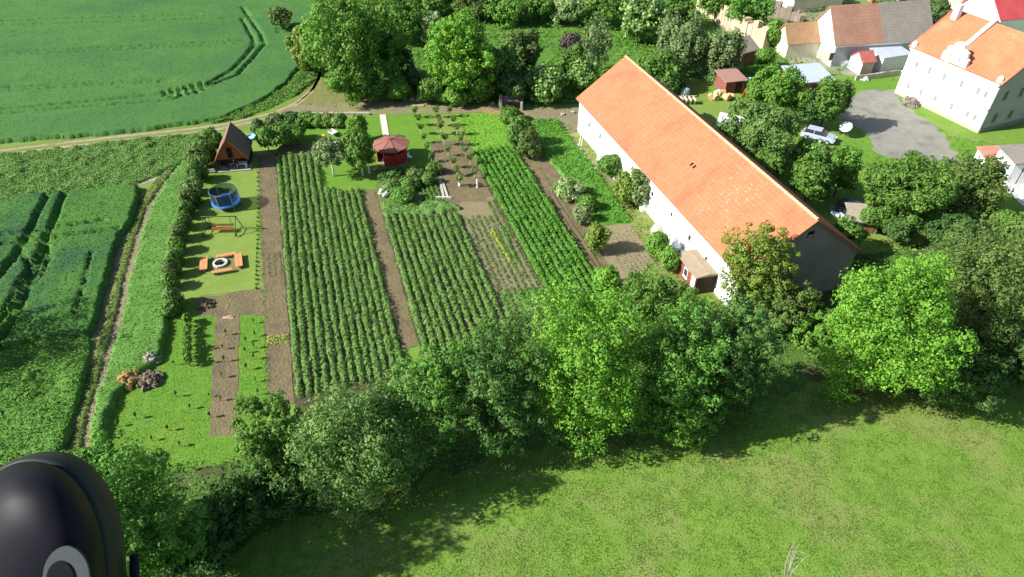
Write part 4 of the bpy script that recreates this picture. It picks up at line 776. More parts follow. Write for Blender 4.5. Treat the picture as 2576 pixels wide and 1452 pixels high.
# --- manor
m0=Vector((56.2,94.9,0)); m1=Vector((61.75,82.1,0)); md=(m1-m0).normalized(); ML=(m1-m0).length; mn=Vector((-md.y,md.x,0))   # inward normal
MW=13.0; mc=(m0+m1)/2+mn*MW/2; mz=math.atan2(md.y,md.x)
man=thing('manor_house','big white manor house with stepped gable and orange roof at the right edge','house',(mc.x,mc.y,0),mz)
q=MW/2; l=ML/2; MH=7.0; MR=11.2   # local: x from far corner to near corner, y: -q is the sunny front
MB().prism([(-q+.3,0),(q-.3,0),(q-.3,MH),(0,MR-.25),(-q+.3,MH)],-l,l-.3).build('wall',WHITE,man)
MB().prism([(-q+.302,0),(q-.302,0),(q-.302,MH-.01),(0,MR-.26),(-q+.302,MH-.01)],l-.298,l).build('side_wall',GREYSH,man)  # side wall coloured grey for its shade; the front stays white
OT=tile_mat('manor_tiles',(.50,.17,.085),(.56,.21,.11),(.60,.27,.14),0,row=.3)
dr=MR-MH
for nm,x0,x1 in (('roof',-l-.3,-l+5.6),('roof',-l+6.2,l+.3)):
    r=MB()
    for sgn in(-1,1): r.prism([(0,MR),(sgn*(q+.1),MH-.07),(sgn*(q+.1),MH-.2),(0,MR-.2)],x0,x1)
    r.build(nm,OT,man)
MB().prism([(-q+.2,MH+.05),(0,MR+.45),(q-.2,MH+.05),(q-.2,MH-.3),(0,MR-.3),(-q+.2,MH-.3)],-l+5.61,-l+6.19).build('fire_wall',mat('cream_stone',(.75,.7,.6),(.65,.6,.5),scale=1),man)
for x in (-l-.2,l+.2):
    MB().prism([(-q,MH-.05),(0,MR+.12),(q,MH-.05),(q,MH-.25),(0,MR-.1),(-q,MH-.25)],x-.14+.0,x+.14).build('verge_trim',mat('verge_red',(.35,.1,.07),(.42,.14,.1),scale=2),man)
# stepped parapet gable on the front
y=-q-.02; st=[(-1.9,0),(1.9,0),(1.9,1.4),(1.6,1.5),(1.5,2.2),(.8,2.45),(.6,3.0),(0,3.2),(-.6,3.0),(-.8,2.45),(-1.5,2.2),(-1.6,1.5),(-1.9,1.4)]
gx=-.1
pg=MB(); k=len(st); pg.v+=[(gx+a,y,MH-.4+b) for a,b in st]+[(gx+a,y+.45,MH-.4+b) for a,b in st]; pg.f+=[tuple(range(k)),tuple(range(k,2*k))[::-1]]+[(i,(i+1)%k,k+(i+1)%k,k+i) for i in range(k)]
pg.build('stepped_gable',WHITE,man)
MB().prism([(0,0)]*0 or [(-q+.4,MH+.2),(-1.,MH+3.4),(-1.,MH+3.1),(-q+.4,MH-.2)],gx-1.4,gx+1.4).build('dormer_roof',OT,man)
for x in (-l+.35,l-.35): MB().lathe([(.34,0),(.34,.9),(.38,.95),(.28,1.1),(.1,1.25)],10).build('finial',WHITE,man,(x,-q+.25,MH-.5))
MB().box(-l,l,-q-.05,-q+.29,MH-.45,MH-.15).build('cornice',WHITE,man); MB().box(-l,l,-q-.0,-q+.29,3.3,3.45).build('string_course',WHITE,man)
MB().box(-.4,.4,-.4,.4,0,2.0).build('chimney',WHITE,man,(-l+1.1,-1.2,MR-.9)); MB().box(-.35,.35,-.35,.35,0,1.6).build('chimney',WHITE,man,(-l+4.4,1.6,MR-1.6))
for r_,(zz,hh) in enumerate(((1.7,1.2),(4.9,1.3))):
    for x in (-5.2,-3.0,-.6,2.1,4.6,5.7): window(man,x,-q+.3,zz,.62,hh*.85,0,-1,frame=WHITE,pane=PALEG)

for x in (-.8,.8): window(man,gx+x*.9,y,MH+.8,.45,.7,0,-1,frame=WHITE,pane=PALEG)
for yy in (-4.2,-1.2,2.2):
    for zz in (1.8,4.9): window(man,l,yy,zz,.85,1.3,1,0,frame=STONE)
window(man,l,-.4,7.8,.9,1.3,1,0,frame=STONE); MB().box(l+.002,l+.08,-q+.3,q-.3,0,.55).build('plinth',mat('plinth',(.25,.23,.2)),man)
MB().box(-l,l,-q+.2,-q+.299,0,.5).build('plinth',STONE,man)
MB().tube([(-l+5.9,-q+.22,MH-.2),(-l+5.9,-q+.22,.1)],.06,6).build('drainpipe',GREYSH,man)
# --- other village houses: from bearings of their ground corners
def house_uv(name,label,u0,v0,u1,v1,W,he,hr,wall,roof,**k):
    a,b=at(u0,v0),at(u1,v1); d=(b-a).normalized(); n=Vector((-d.y,d.x,0)); c=(a+b)/2+n*W/2
    return gable_house(name,label,k.pop('cat','house'),(c.x,c.y,0),math.atan2(d.y,d.x),(b-a).length,W,he,hr,wall,roof,**k)
BRT=tile_mat('weathered_red_tiles',(.36,.19,.13),(.42,.25,.18),(.40,.27,.15),0)
GRT=tile_mat('weathered_grey_tiles',(.26,.235,.20),(.32,.29,.25),(.22,.2,.17),0)
fh,rf=house_uv('farmhouse','long white gabled farmhouse with half red half grey roof',2085,170,2330,152,8.5,3.4,8.2,WHITE,BRT,over=.25)
Lf=(at(2330,152)-at(2085,170)).length
MB().prism([(-4.28,3.38),(0,8.24),(4.28,3.38),(4.2,3.3),(0,8.1),(-4.2,3.3)],-.2,Lf/2+.02).build('grey_roof',GRT,fh)
MB().box(-Lf/2+.4,Lf/2-.3,-4.06,-4.02,0,3.0).build('grey_render',mat('blue_grey_render',(.42,.44,.46),(.36,.37,.38),scale=.7,bump=.2),fh)
for x in (-8.5,-3.3,-1.2,2.4,6.6): window(fh,x,-4.06,1.7,.8,1.2,0,-1,frame=GREYSH)
window(fh,-Lf/2+.25,1.0,5.2,.45,.45,-1,0,frame=WHITE,sill=False)
MB().box(-Lf/2+.21,-Lf/2+.245,-3.2,-.6,0,1.9).build('porch_opening',STONE,fh)
for x in (-1.2,3.5): MB().box(-.35,.35,-.35,.35,0,1.5).build('chimney',BRICK,fh,(x,.3,7.6))
ob,rf=house_uv('outbuilding','small brown roofed outbuilding with cream gable left of the farmhouse',1972,150,2092,143,5.0,2.4,5.0,mat('cream_wall',(.75,.68,.5),(.65,.58,.42),scale=1),tile_mat('rusty_tiles',(.34,.2,.11),(.42,.26,.14),(.3,.2,.1),0),over=.25,cat='outbuilding')
sh,rf=house_uv('shed','grey shed roof with brown eaves behind the weeping willow',1862,170,1905,158,5.5,2.2,3.6,BRICK,GRT,over=.3,cat='shed')
rh,rf=house_uv('villa','white gabled house with crimson metal roof at the top right corner',2478,140,2590,128,9,5.6,9.6,WHITE,mat('crimson_metal',(.5,.06,.07),(.56,.1,.1),scale=.5,rough=.5),over=.3)
gh,rf=house_uv('cottage','tiny cottage with red roof and white gable behind the yard',2160,190,2196,186,3.2,1.9,3.2,mat('pinkish_wall',(.55,.42,.38),(.45,.33,.3),scale=1),mat('red_sheet',(.38,.1,.08),(.45,.16,.12),scale=1),over=.2,cat='cottage')
Lg=(at(2196,186)-at(2160,190)).length; MB().prism([(-1.5,0),(1.5,0),(1.5,2.0),(0,3.1),(-1.5,2.0)],-Lg/2+.14,-Lg/2+.19).build('gable',FRAME,gh)
def flat_shed(name,label,u0,v0,u1,v1,W,h0_,h1_,wall,roof,cat='shed',over=.3):
    a,b=at(u0,v0),at(u1,v1); d=(b-a).normalized(); n=Vector((-d.y,d.x,0)); L=(b-a).length; c=(a+b)/2+n*W/2
    r=thing(name,label,cat,(c.x,c.y,0),math.atan2(d.y,d.x))
    MB().prism([(-W/2,0),(W/2,0),(W/2,h1_),(-W/2,h0_)],-L/2,L/2).build('wall',wall,r); s_=(h1_-h0_)/W
    MB().prism([(-W/2-over,h0_-s_*over+.01),(W/2+over,h1_+s_*over+.01),(W/2+over,h1_+s_*over+.12),(-W/2-over,h0_-s_*over+.12)],-L/2-over,L/2+over).build('roof',roof,r); return r,L
flat_shed('metal_shed','white shed with pale sheet roof beside the farmhouse wall',2212,182,2276,172,4.0,2.3,2.7,mat('white_board',(.6,.62,.62),(.5,.52,.52),scale=1),METAL)
fs,L=flat_shed('brick_garage','low brick garage with shining pale metal roof behind the trees',1996,246,2084,238,4.4,2.2,2.8,BRICK,mat('shiny_sheet',(.46,.52,.60),(.40,.46,.52),scale=.4,rough=.45),'garage'); door(fs,1.2,-2.75,2.2,1.9,0,-1,WOODD)
fs,L=flat_shed('tool_shed','reddish brown wooden shed behind the barn under the willow',1822,238,1868,233,3.2,1.9,2.2,mat('brown_board',(.27,.10,.08),(.2,.08,.06),scale=3),mat('reddish_felt',(.38,.22,.18),(.3,.17,.14),scale=1.5)); door(fs,.6,-1.6,1.0,1.7,0,-1,WOODD)
# garage at the right edge
gg_=thing('garage','white garage with grey roof and salmon gable end at the right edge','garage',tuple(at(2590,462)),.1)
MB().box(-3.2,6,0,3,0,3.0).build('wall',WHITE,gg_); MB().prism([(-.3,3.0),(3.3,3.5),(3.3,3.38),(-.3,2.88)],-3.5,6.3).build('roof',GRT,gg_)
MB().box(-1.9,.2,-.05,-.003,0,2.2).build('door',mat('dark_frame',(.1,.09,.09)),gg_); MB().box(-1.75,.05,-.08,-.052,0,2.05).build('door_leaf',FRAME,gg_)
bl=thing('annex','salmon coloured lean-to annex beside the white garage',"annex",tuple(at(2492,432)),.1); MB().prism([(-1.4,0),(1.6,0),(1.6,2.3),(-1.4,1.5)],-1.6,1.4).build('wall',WHITE,bl); MB().prism([(-1.7,1.5),(1.8,2.42),(1.8,2.56),(-1.7,1.66)],-1.8,1.6).build('roof',mat('salmon_sheet',(.55,.2,.14),(.6,.25,.18),scale=1),bl)
cy=P_([(2512,462),(2700,462),(2700,600),(2576,520)]); sheet('garage_apron',cy,.04,mat('concrete',(.55,.53,.5),(.62,.6,.56),scale=1),'pale concrete in front of the garage')
# sandy ruined walls at the top
def wall_uv(name,label,pts,h,th,m,seed=1,cat='wall',ragged=.5,group=None):
    W=[at(u,v) for u,v in pts]; o=W[0]; rr=random.Random(seed); mb=MB()
    for a,b in zip(W[:-1],W[1:]):
        d=b-a; L=d.length; n=max(2,int(L/.9)); dn=d.normalized(); nn=Vector((-dn.y,dn.x,0))*th/2
        for i in range(n):
            p=a.lerp(b,i/n)-o; q_=a.lerp(b,(i+.97)/n)-o; z=h*(1-ragged*rr.random()); w_=nn*rr.uniform(.85,1.1)
            mb.add([p-w_,q_-w_,q_+w_,p+w_]+[x+Vector((0,0,z*rr.uniform(.9,1.05))) for x in (p-w_,q_-w_,q_+w_,p+w_)],[(0,3,2,1),(4,5,6,7),(0,1,5,4),(1,2,6,5),(2,3,7,6),(3,0,4,7)])
    return tag(mb.build(name,m,None,tuple(o)),label,cat,group)
SAND=mat('sandy_masonry',(.62,.5,.34),(.5,.4,.27),scale=.8,bump=.4,c3=(.3,.27,.2),s3=.3,t3=.6)
wall_uv('ruined_wall','long sunlit sandy ruined wall at the top edge behind the willows',[(1760,20),(1800,52),(1840,82),(1880,108),(1925,128)],4.2,1.6,SAND,3,ragged=.35)
wall_uv('ruined_wall','shorter sandy ruined wall behind the flowering elder',[(1665,52),(1700,72),(1745,98)],2.2,1.0,SAND,4,ragged=.5)
wall_uv('ruined_wall','grey brown ruined wall left of the farmhouse gable',[(1930,45),(2000,60),(2010,75)],3.2,.8,mat('old_brick_wall',(.3,.25,.2),(.2,.17,.13),scale=.8,bump=.3),5)
wall_uv('garden_wall','low rough stone wall along the dirt road above the berry bushes',[(690,298),(740,293),(800,290),(860,289),(930,289)],.45,.35,STONE,6,ragged=.4)
wall_uv('garden_wall','thin pale wall at the far side of the yard',[(2150,203),(2200,198),(2262,188)],.9,.25,STONE,8,ragged=.1)
# --- car
def car(label,p,rz,body,scale=1):
    r=thing('parked_car',label,'car',tuple(p),rz)
    pr=[(-2.1,.35),(-2.12,.8),(-1.95,1.0),(-1.2,1.05),(.95,1.03),(1.9,.85),(2.12,.65),(2.12,.35)]
    def loft(pf,w0,w1):
        m=MB(); n=len(pf); m.v+=[(x,-w0 if z<.9 else -w1,z) for x,z in pf]+[(x,w0 if z<.9 else w1,z) for x,z in pf]; m.f+=[tuple(range(n)),tuple(range(n,2*n))[::-1]]+[(i,(i+1)%n,n+(i+1)%n,n+i) for i in range(n)]; return m
    loft(pr,.86,.82).build('body',body,r,bevel=.06)
    cb=MB(); lo=[(-1.85,.98),(1.05,1.02)]; hi=[(-1.5,1.5),(.25,1.5)]
    cb.v+=[(lo[0][0],-.8,.98),(lo[1][0],-.8,1.0),(lo[1][0],.8,1.0),(lo[0][0],.8,.98),(hi[0][0],-.62,1.46),(hi[1][0],-.62,1.46),(hi[1][0],.62,1.46),(hi[0][0],.62,1.46)]
    cb.f+=[(0,3,2,1),(4,5,6,7),(0,1,5,4),(1,2,6,5),(2,3,7,6),(3,0,4,7)]; cb.build('windows',GLASS,r)
    MB().box(-1.52,.27,-.64,.64,1.462,1.53).build('roof',body,r,bevel=.05)
    for x in (-.55,): 
        for y in (-1,1): MB().tube([(x,y*.815,1.0),(x,y*.64,1.47)],.045,4).build('pillar',body,r)
    for x in (-1.35,1.3):
        for y in (-.8,.8):
            w_=MB().tube([(x,y-.1,.33),(x,y+.1,.33)],.33,14).build('wheel',mat('tyre',(.02,.02,.02)),r); MB().tube([(x,y-.11,.33),(x,y+.11,.33)],.19,10).build('rim',METAL,w_)
    for y in (-.6,.6): MB().box(2.05,2.14,y-.18,y+.18,.62,.76).build('headlight',FRAME,r); MB().box(-2.14,-2.06,y-.15,y+.15,.75,.95).build('tail_light',mat('red_lens',(.5,.02,.02)),r)
    MB().box(2.1,2.16,-.7,.7,.38,.5).build('bumper',mat('bumper',(.1,.11,.13)),r)
    return r
c0,c1=at(2024,342),at(2088,358); car('silver blue hatchback parked between the trees beside the yard',at(2056,352),math.atan2((c1-c0).y,(c1-c0).x),mat('silver_paint',(.42,.50,.60),(.40,.48,.58),rough=.3,spec=.6))
car('dark blue car half hidden under the trees behind the barn',at(2148,542),-.5,mat('dark_blue_paint',(.04,.06,.11),(.05,.07,.13),rough=.25,spec=.6))
# @@SMALL
# ------------------------------------------------------------------ small things
def put_mb(mb,name,label,cat,u,v,m,group=None,z=0,rz=0,smooth=False): return tag(mb.build(name,m,None,(at(u,v).x,at(u,v).y,z),rz,smooth),label,cat,group)
# parasol by the yard
p=at(2120,345); pa=thing('parasol','white garden parasol tilted beside the grey yard','parasol',tuple(p)); MB().tube([(0,0,0),(-.1,-.1,1.9)],.03,6).build('pole',GREYSH,pa)
cn=MB().lathe([(.8,0),(.78,.05),(.1,.4),(.02,.45)],10).build('canopy',mat('white_canvas',(.88,.87,.85)),pa,(-.1,-.1,1.55)); cn.rotation_euler=(.5,-.5,0)
# sandstone, rubble and manure heaps
def heap(name,label,cat,u,v,r,h,m,seed,n=40,br=.3,m2=None,flat=False):
    p=at(u,v); root=thing(name,label,cat,tuple(p)); rr=random.Random(seed); mb=MB().blob((0,0,0),r*.85,seed,11,.32,(1,1,h/r))
    for i in range(n):
        a=rr.uniform(0,2*PI); q=r*math.sqrt(rr.random()); mb.blob((q*math.cos(a),q*math.sin(a),h*(1-(q/r)**2)*.8),br*rr.uniform(.5,1.2),seed*100+i,7,.4)
    mb.build('mound',m,root); return root
STRAW=mat('straw_manure',(.36,.22,.08),(.45,.30,.13),scale=3,bump=.8,bscale=10); heap('manure_heap','tan straw manure heap at the lower end of the grass bank','heap',328,958,1.15,.9,STRAW,1,60,.22)
heap('compost_heap','dark brown and grey compost heap right of the straw heap','heap',376,960,1.05,.6,mat('compost',(.12,.085,.05),(.3,.25,.18),scale=2,bump=.8),2,60,.25)
heap('rubble_heap','small pile of whitish rubble above the manure heap','heap',382,908,.85,.8,mat('white_rubble',(.48,.44,.38),(.28,.25,.2),scale=3,bump=.5),3,50,.2)
heap('dirt_heap','little heap of earth on the trodden soil below the lawn','heap',520,768,.8,.4,SOIL,4,20,.2)
# stones along the road
for i,(u,v,w_) in enumerate([(990,250,.5),(1003,249,.6),(1018,251,.4),(1036,252,.5),(1052,254,.5),(1068,254,.5),(1090,252,.8),(1110,251,.7),(1130,250,1.0),(1146,253,.5),(1163,255,.5),(1205,258,.6),(1238,263,.5),(1440,285,.5),(1415,290,.4)]):
    put_mb(MB().obox((0,0,.12),w_,.35,.28,random.uniform(-.4,.4),.15).blob((w_*.4,.1,.1),.22,i,7,.3),'stone_block',f'{ORD[i]} pale stone block from the left along the far edge of the dirt road','stone',u,v,STONE,'stone blocks along the dirt road')
put_mb(MB().obox((0,0,.06),1.6,.35,.1,.02),'plank','pale plank lying on the dirt road','plank',1052,267,mat('plank',(.5,.4,.25),(.4,.3,.2),scale=3),z=.03)
rw=thing('stone_shelter','small roofless stone shelter beside the dirt road','shelter',tuple(at(1286,272)),-.05)
MB().box(-1.7,-1.3,-.9,1.1,0,1.5).build('side_wall',STONE,rw); MB().box(1.3,1.65,-.9,1.1,0,1.2).build('side_wall',STONE,rw); MB().box(-1.298,1.298,.8,1.1,0,1.25).build('back_wall',mat('shelter_brown',(.2,.15,.11),(.27,.2,.15),scale=2),rw); MB().obox((0,.1,1.35),2.4,1.3,.08,0,.18).build('lid',mat('shelter_lid',(.17,.15,.14)),rw)
# shade side bits by the chalet
ch_=[('wood_stack','low stack of firewood and stones left of the chalet',528,436,lambda:MB().tube([(-.8,0,.15),(.7,.1,.2)],.15,7).tube([(-.7,.3,.15),(.8,.2,.15)],.14,7).blob((-.9,-.1,.15),.25,3,8,.3).tube([(-.5,.1,.4),(.6,.2,.42)],.12,7),mat('firewood',(.2,.15,.12),(.4,.36,.32),scale=3),'firewood'),
('garden_chair','white plastic chair on the chalet porch',598,415,None,None,'chair')]
n0=ch_[0]; put_mb(n0[4](),n0[0],n0[1],n0[6],n0[2],n0[3],n0[5])
def chair(u,v,rz,label,z=0):
    p=at(u,v); r=thing('garden_chair',label,'chair',(p.x,p.y,z),rz); MB().box(-.25,.25,-.25,.25,.4,.45).build('seat',FRAME,r); MB().box(-.25,.25,.21,.25,.452,.95).build('backrest',FRAME,r)
    for x in (-.22,.22):
        for y in (-.22,.22): MB().tube([(x,y,0),(x,y,.4)],.025,5).build('leg',FRAME,r)
chair(604,413,.3,'white plastic chair on the chalet porch',.14); chair(585,419,-.8,'white plastic chair beside the chalet step'); chair(1032,402,1.2,'pale chair right of the gazebo')
put_mb(MB().box(-.6,.6,-.4,.4,.66,.7).box(-.55,-.48,-.35,.35,0,.66).box(.48,.55,-.35,.35,0,.66),'garden_table','small white table in front of the chalet','table',612,422,FRAME)
put_mb(MB().lathe([(.75,0),(.78,.28),(.68,.3),(.66,.06)],20),'paddling_pool','pale blue paddling pool behind the chalet','paddling pool',630,348,mat('pool_blue',(.3,.6,.75),(.45,.7,.8),scale=2))
put_mb(MB().box(-.35,.35,-.3,.3,0,.55),'storage_box','yellow box in the grass behind the fruit tree','box',811,350,mat('yellow_plastic',(.75,.55,.06),(.7,.5,.1)))
put_mb(MB().box(-.15,.15,-.15,.15,0,.35),'bucket_block','small cream block left of the yellow box','block',799,353,STONE)
wb=thing('wheelbarrow','white and dark wheelbarrow by the roadside shrubs','wheelbarrow',tuple(at(838,341)),-.7); MB().add([(-.5,-.3,.35),(.4,-.25,.3),(.4,.25,.3),(-.5,.3,.35),(-.65,-.42,.65),(.6,-.36,.62),(.6,.36,.62),(-.65,.42,.65)],[(0,3,2,1),(0,1,5,4),(1,2,6,5),(2,3,7,6),(3,0,4,7)]).build('tray',FRAME,wb); MB().tube([(.75,-.05,.18),(.75,.05,.18)],.18,12).build('wheel',DARK,wb)
for y in (-.25,.25): MB().tube([(.75,0,.2),(-.4,y,.35),(-1.2,y,.6)],.025,5).build('handle',WOODD,wb)
for i,(u,v) in enumerate([(930,437),(1156,468),(1201,472),(1116,500)]):
    put_mb(MB().lathe([(.16,0),(.14,.5),(.12,1.0),(.05,1.15)],9) if i!=3 else MB().box(-.9,.9,-.05,.05,.0,.3),['white_post','white_post','white_post','bed_board'][i],['short white post at the corner of the fruit tree lawn','short white post at the foot of the middle orchard row','white post at the foot of the right orchard row','board at the end of the herb bed'][i],'post' if i<3 else 'board',u,v,LIME)
for i,(a,b) in enumerate([((1106,452),(1117,502)),((1114,462),(1127,500))]):
    A,B=at(*a),at(*b); d=B-A; tag(MB().box(0,d.length,-.12,.12,0,.2).build('bed_edging',mat('concrete_edge',(.5,.46,.4),(.38,.34,.28),scale=2),None,tuple(A),math.atan2(d.y,d.x)),['pale concrete bed edging right of the herb rows','brown bed edging right of the pale one'][i],'edging')
put_mb(MB().box(-.5,.5,-.12,.12,.0,.1).tube([(-.3,0,.1),(.35,.1,.22)],.07,6),'brick_pile','pink bricks on the trodden soil','bricks',574,801,mat('pink_brick',(.6,.42,.33),(.5,.33,.25)))
for i,(u,v) in enumerate([(1450,420),(1497,372),(1507,352),(1560,430)][:0]): pass
# flowers as clumps
for i,(u,v,c) in enumerate([(962,485,'flower'),(975,492,'flower'),(968,497,'flower'),(988,487,'flowery'),(1005,484,'flowery'),(1018,483,'flower'),(958,492,'flower'),(946,432,'flowery'),(1030,490,'flower')]):
    rng=np.random.default_rng(500+i); n=26; D=sph(n,rng); D[:,2]=abs(D[:,2]); P=D*np.array([.28,.28,.3])+np.array([0,0,.3]); V,Fq=leaves(P,unit(D+[0,0,.6]),.18,rng,1); p=at(u,v); r=thing('flower_clump',['white flower clump at the left end of the flower bed','large white flower clump at the front of the bed','white flower clump below the large white one','yellow flower clump right of the white ones','pale yellow flower clump in the middle of the bed','bluish white flower clump right of the yellow ones','outermost left white flower clump','yellow flower clump beside the white post','rightmost white flower clump of the bed'][i],'flowers',(p.x,p.y,0),0,'flower clumps in front of the gazebo')
    link('petals',npmesh('petals',V,Fq,LM[c],rng.random(n)),r); D=sph(120,rng); D[:,2]=abs(D[:,2]); V,Fq=leaves(D*np.array([.32,.32,.26]),unit(D+[0,0,.3]),.12,rng); link('foliage',npmesh('foliage',V,Fq,LM['mid'],rng.random(120)),r)
# along the barn wall: yellow planks, stones, barrels
heap('sandstone_heap','orange sandstone pile against the far part of the barn wall','stones',1490,352,.9,.9,mat('orange_stone',(.6,.38,.18),(.5,.3,.14),scale=2,bump=.4),21,30,.3)
heap('sandstone_heap','pale stone pile below the wall of the barn near the grey shrub','stones',1658,583,.9,.6,mat('cream_stone2',(.65,.6,.5),(.5,.45,.36),scale=2,bump=.4),22,30,.3)
heap('flowering_clump','pale yellow flowering plants along the barn wall above the hut','plants',1705,612,.9,.8,mat('yellow_blossom',(.5,.52,.2),(.3,.4,.12),scale=5,bump=.8),23,60,.25)
heap('white_junk_pile','pile of white sheets and sacks right of the red hut','junk',1838,705,1.0,.9,mat('white_sacks',(.85,.82,.75),(.7,.66,.58),scale=2,bump=.4),24,30,.35)
put_mb(MB().lathe([(.45,0),(.48,.5),(.45,1.1),(.1,1.15)],14),'water_tank','pale blue water tank behind the red hut','tank',1698,640,mat('tank_blue',(.4,.5,.6),(.5,.6,.68)))
put_mb(MB().lathe([(.4,0),(.42,.5),(.4,.95),(.1,1.)],14),'water_barrel','grey water barrel between tank and hut','barrel',1716,650,mat('barrel_grey',(.2,.21,.22)))
for i,(u,v,dx) in enumerate([(1650,560,.5),(1455,372,.3),(1502,402,.2)]): put_mb(MB().tube([(0,0,0),(dx,.4,1.8)],.05,6).tube([(.3,0,0),(dx+.2,.4,1.5)],.04,6),'leaning_poles',['white poles leaning on the barn wall near the pale stones','white pole leaning by the far end of the barn wall','pole leaning on the wall below the orange stones'][i],'poles',u,v,FRAME)
A,B=at(1448,368),at(1500,440)
for i in range(7):
    p=A.lerp(B,i/6); tag(MB().obox((0,0,.1),.6,.35,.2,random.uniform(0,3)).blob((.35,.1,.08),.2,i,7,.3).build('rubble_stone',STONE,None,tuple(p)),f'{ORD[i]} pale rubble stone from the far end along the clover plot','stone','rubble stones beside the clover plot')
# behind the barn
p=at(1722,243); tag(MB().lathe([(.62,0),(.65,.8),(.55,1.2),(.1,1.35)],16).build('round_tank',mat('pale_tank',(.35,.42,.46),(.3,.36,.4),rough=.4),None,tuple(p)),'round pale grey tank in the shade behind the barn ridge','tank')
pl=thing('pallet_stack','row of pale pallets standing behind the barn ridge','pallets',tuple(at(1718,262)),.05)
for i in range(6): MB().obox((-1.6+i*.62,0,.5),.1,.9,1.0,.3,.2).build('pallet',mat('pallet_wood',(.6,.52,.38),(.45,.38,.27),scale=3),pl)
MB().box(-2.0,2.0,.5,.6,.9,1.0).build('rail',mat('pallet_wood',(.6,.52,.38)),pl)
for i,(u,v,r,c) in enumerate([(1788,250,.5,0),(1800,252,.55,0),(1826,252,.6,0),(1836,248,.5,0),(1815,238,.45,0),(1803,236,.35,1)]):
    put_mb(MB().tube([(-.45,0,r*.8),(.45,.1,r*.8)],r*.85,12),'log_section' ,f'{["first","second","third","fourth","upper right","upper white"][i]} sawn log section beside the brown shed','log',u,v,mat('sawn_wood',(.6,.42,.22),(.5,.34,.17),scale=3) if not c else FRAME,'sawn logs behind the barn',rz=1.2+i*.5)
ot=thing('orange_awning','orange tarpaulin screen beside the brown shed','screen',tuple(at(1880,248)),.2); MB().obox((0,0,.9),1.6,.06,1.8,0,.35).build('tarpaulin',mat('orange_tarp',(.65,.22,.04),(.6,.2,.05)),ot); MB().tube([(-.8,.3,0),(-.8,0,1.8)],.04,5).build('pole',WOODD,ot); MB().tube([(.8,.3,0),(.8,0,1.8)],.04,5).build('pole',WOODD,ot)
tt=thing('tarpaulin_tent','white tarpaulin tent between the barn and the round tree','tent',tuple(at(1838,322)),-.5); MB().prism([(-1.5,0),(0,1.9),(1.5,0),(1.4,0),(0,1.78),(-1.4,0)],-1.8,1.8).build('cover',mat('white_tarp',(.7,.72,.75),(.5,.52,.55),scale=2),tt); MB().tube([(-1.8,0,1.83),(1.8,0,1.83)],.04,5).build('ridge_pole',WOODD,tt)
put_mb(MB().obox((0,0,.8),2.2,1.0,.06,0,.1).obox((1.8,.3,.75),1.2,.8,.06,.2,.1).box(-.9,-.8,-.3,.3,0,.75).box(.8,.9,-.3,.3,0,.75),'white_table','white table top behind the orange screen','table',1862,212,FRAME)
ps=thing('plank_shed','low plank covered shed with brown doors between barn gable and trees','shed',tuple(at(2190,588)),-.12)
MB().box(-2.2,1.8,0,2.4,0,1.5).build('wall',mat('grey_boards',(.3,.26,.2),(.22,.19,.15),scale=3),ps); MB().prism([(-.4,1.52),(2.7,1.95),(2.7,2.05),(-.4,1.62)],-2.6,2.1).build('roof',mat('plank_roof',(.38,.33,.25),(.3,.26,.2),scale=2,bump=.4),ps); MB().box(-.9,.1,-.05,-.003,0,1.3).build('door',BRICK,ps); MB().box(.5,1.4,-.05,-.003,0,1.3).build('door',DARK,ps)
heap('scrap_pile','shiny grey scrap pile under the trees behind the barn','junk',2115,535,1.1,.6,mat('scrap',(.2,.22,.26),(.5,.52,.55),scale=3,rough=.4),31,40,.25)
heap('white_rubble','pile of white sacks behind the largest bright tree','junk',2060,225,.8,1.0,mat('white_sacks',(.85,.82,.75)),32,18,.3)
heap('yard_junk','white and grey junk beside the outbuilding','junk',2128,165,.9,.7,mat('scrap',(.2,.22,.26)),33,26,.35)
heap('yard_junk','dark junk and stones at the foot of the manor front','junk',2288,262,1.2,.9,mat('brown_junk',(.3,.26,.22),(.12,.1,.09),scale=2),34,30,.35)
heap('yard_junk','white rocks in front of the tiny cottage','junk',2172,200,.7,.5,mat('white_sacks',(.85,.82,.75)),35,18,.25)
# dark logs at the gable foot
heap('log_pile','brown branches and logs in the shade at the foot of the barn gable','wood',2010,800,1.4,.7,mat('old_logs',(.3,.2,.15),(.18,.12,.09),scale=3),36,40,.3)
# villages bits at the top right edge
for i,(u0,v0,u1,v1,W,he_,hr_,r,lab) in enumerate([(2380,30,2460,40,7,2.6,4.6,GRT,'grey roofed house behind the manor ridge'),(1990,35,2120,22,6,2.4,4.2,GRT,'low grey roofed barn behind the farmhouse'),(2480,5,2600,15,7,3,5.5,BRT,'brown roofed house at the top right corner'),(2210,18,2290,14,5,2.4,4,BRT,'red roofed cottage behind the farmhouse ridge')]):
    house_uv('village_house',lab,u0,v0,u1,v1,W,he_,hr_,mat('cream_wall',(.75,.68,.5)),r,group='village houses at the top edge')
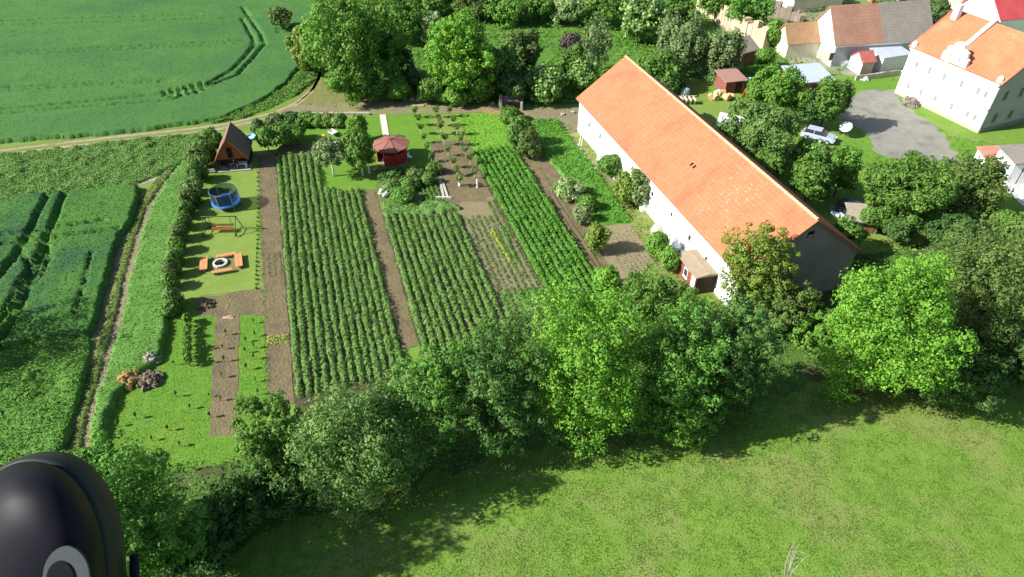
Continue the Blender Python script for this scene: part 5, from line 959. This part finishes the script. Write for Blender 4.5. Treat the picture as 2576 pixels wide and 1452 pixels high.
# ------------------------------------------------------------------ the pilot's boot
def campt(u,v,d):
    x=(u-1288)/FPX*d; y=(v-726)/FPX*d; return Vector((x,math.cos(PITCH)*d-y*math.sin(PITCH),HC-(y*math.cos(PITCH)+math.sin(PITCH)*d)))
LEATH=mat('black_leather',(.007,.008,.014),(.014,.012,.016),scale=30,rough=.5,spec=.1,kind='obj'); RUB=mat('rubber_rand',(.028,.034,.03),(.018,.022,.022),scale=20,rough=.5,kind='obj'); GREYL=mat('grey_webbing',(.075,.09,.09),(.06,.07,.07),scale=60,kind='obj')
D=.62; bt=thing('boot','black boot toe with grey rubber rim in the lower left corner','boot',tuple(campt(80,1462,D)))
M3=Matrix(((1,0,0),(0,math.sin(PITCH),math.cos(PITCH)),(0,-math.cos(PITCH),math.sin(PITCH))))   # columns: right, forward-down..., built from the foot's own pose
def bl_(pts,w_,name,m,parent,off=0):
    pass
ux=Vector((1,0,0)); uy=Vector((0,math.sin(PITCH),math.cos(PITCH))); uz=Vector((0,-math.cos(PITCH),math.sin(PITCH)))  # sole plane: right, toe direction, up out of the instep
def sole(k,n=40,lo=-1.1):
    P=[]; W,Ht=.0695*k,.112*k
    for i in range(n+1):
        a=PI*i/n; c,s_=math.cos(a),math.sin(a); P.append((W*math.copysign(abs(c)**.95,c),Ht*abs(s_)**.92))
    P=[(.076*k,-.20)]+[(.0745*k,-.05)]+P+[(-.0745*k,-.05),(-.076*k,-.20)]; return P
def shell(profile,levels,name,m):
    mb=MB(); n=None
    for sc,z in levels:
        pr=sole(sc); n=len(pr)
        for x,y in pr: mb.v.append(tuple(ux*(x+max(z,0)*.68)+uy*(y+max(z,0)*.40)+uz*z))
    for i in range(len(levels)-1):
        for j in range(n-1): mb.f.append((i*n+j,i*n+j+1,(i+1)*n+j+1,(i+1)*n+j))
    mb.f.append(tuple(range(n))[::-1]); mb.f.append(tuple((len(levels)-1)*n+j for j in range(n)))
    return mb.build(name,m,bt,smooth=True)
shell(None,[(1.0,-.03),(1.015,-.022),(1.015,-.004),(.985,.0)],'rubber_rim',RUB)
shell(None,[(.975,.001),(.965,.014),(.9,.035),(.78,.055),(.6,.068),(.35,.075)],'upper',LEATH)
lp=[]
for i in range(17):
    a=PI*(i/16); lp.append(ux*(.0835+.0165*math.cos(a)+.004*(1-i/16))+uy*(.040+.023*math.sin(a))+uz*.079)
lp=[ux*.118+uy*-.045+uz*.072,ux*.109+uy*.012+uz*.077]+lp+[ux*.064+uy*.012+uz*.08,ux*.058+uy*-.05+uz*.08]
def patch(pts,name,m,dz,th=.002):
    c=MB(); n=len(pts); c.v+=[tuple(p+uz*dz) for p in pts]+[tuple(p+uz*(dz-th)) for p in pts]; c.f+=[tuple(range(n)),tuple(range(n,2*n))[::-1]]+[(i,(i+1)%n,n+(i+1)%n,n+i) for i in range(n)]; return c.build(name,m,bt)
patch(lp,'webbing_patch',GREYL,.003); cL=sum(lp,Vector())/len(lp)
patch([cL+(p-cL)*.6+ux*-.004+uy*-.002 for p in lp],'patch_opening',LEATH,.0045)
MB().tube([ux*.081+uy*-.20+uz*-.032,ux*.076+uy*.012+uz*-.032],[.010,.004],10).build('side_strap',mat('navy_strap',(.01,.014,.03)),bt,smooth=True)
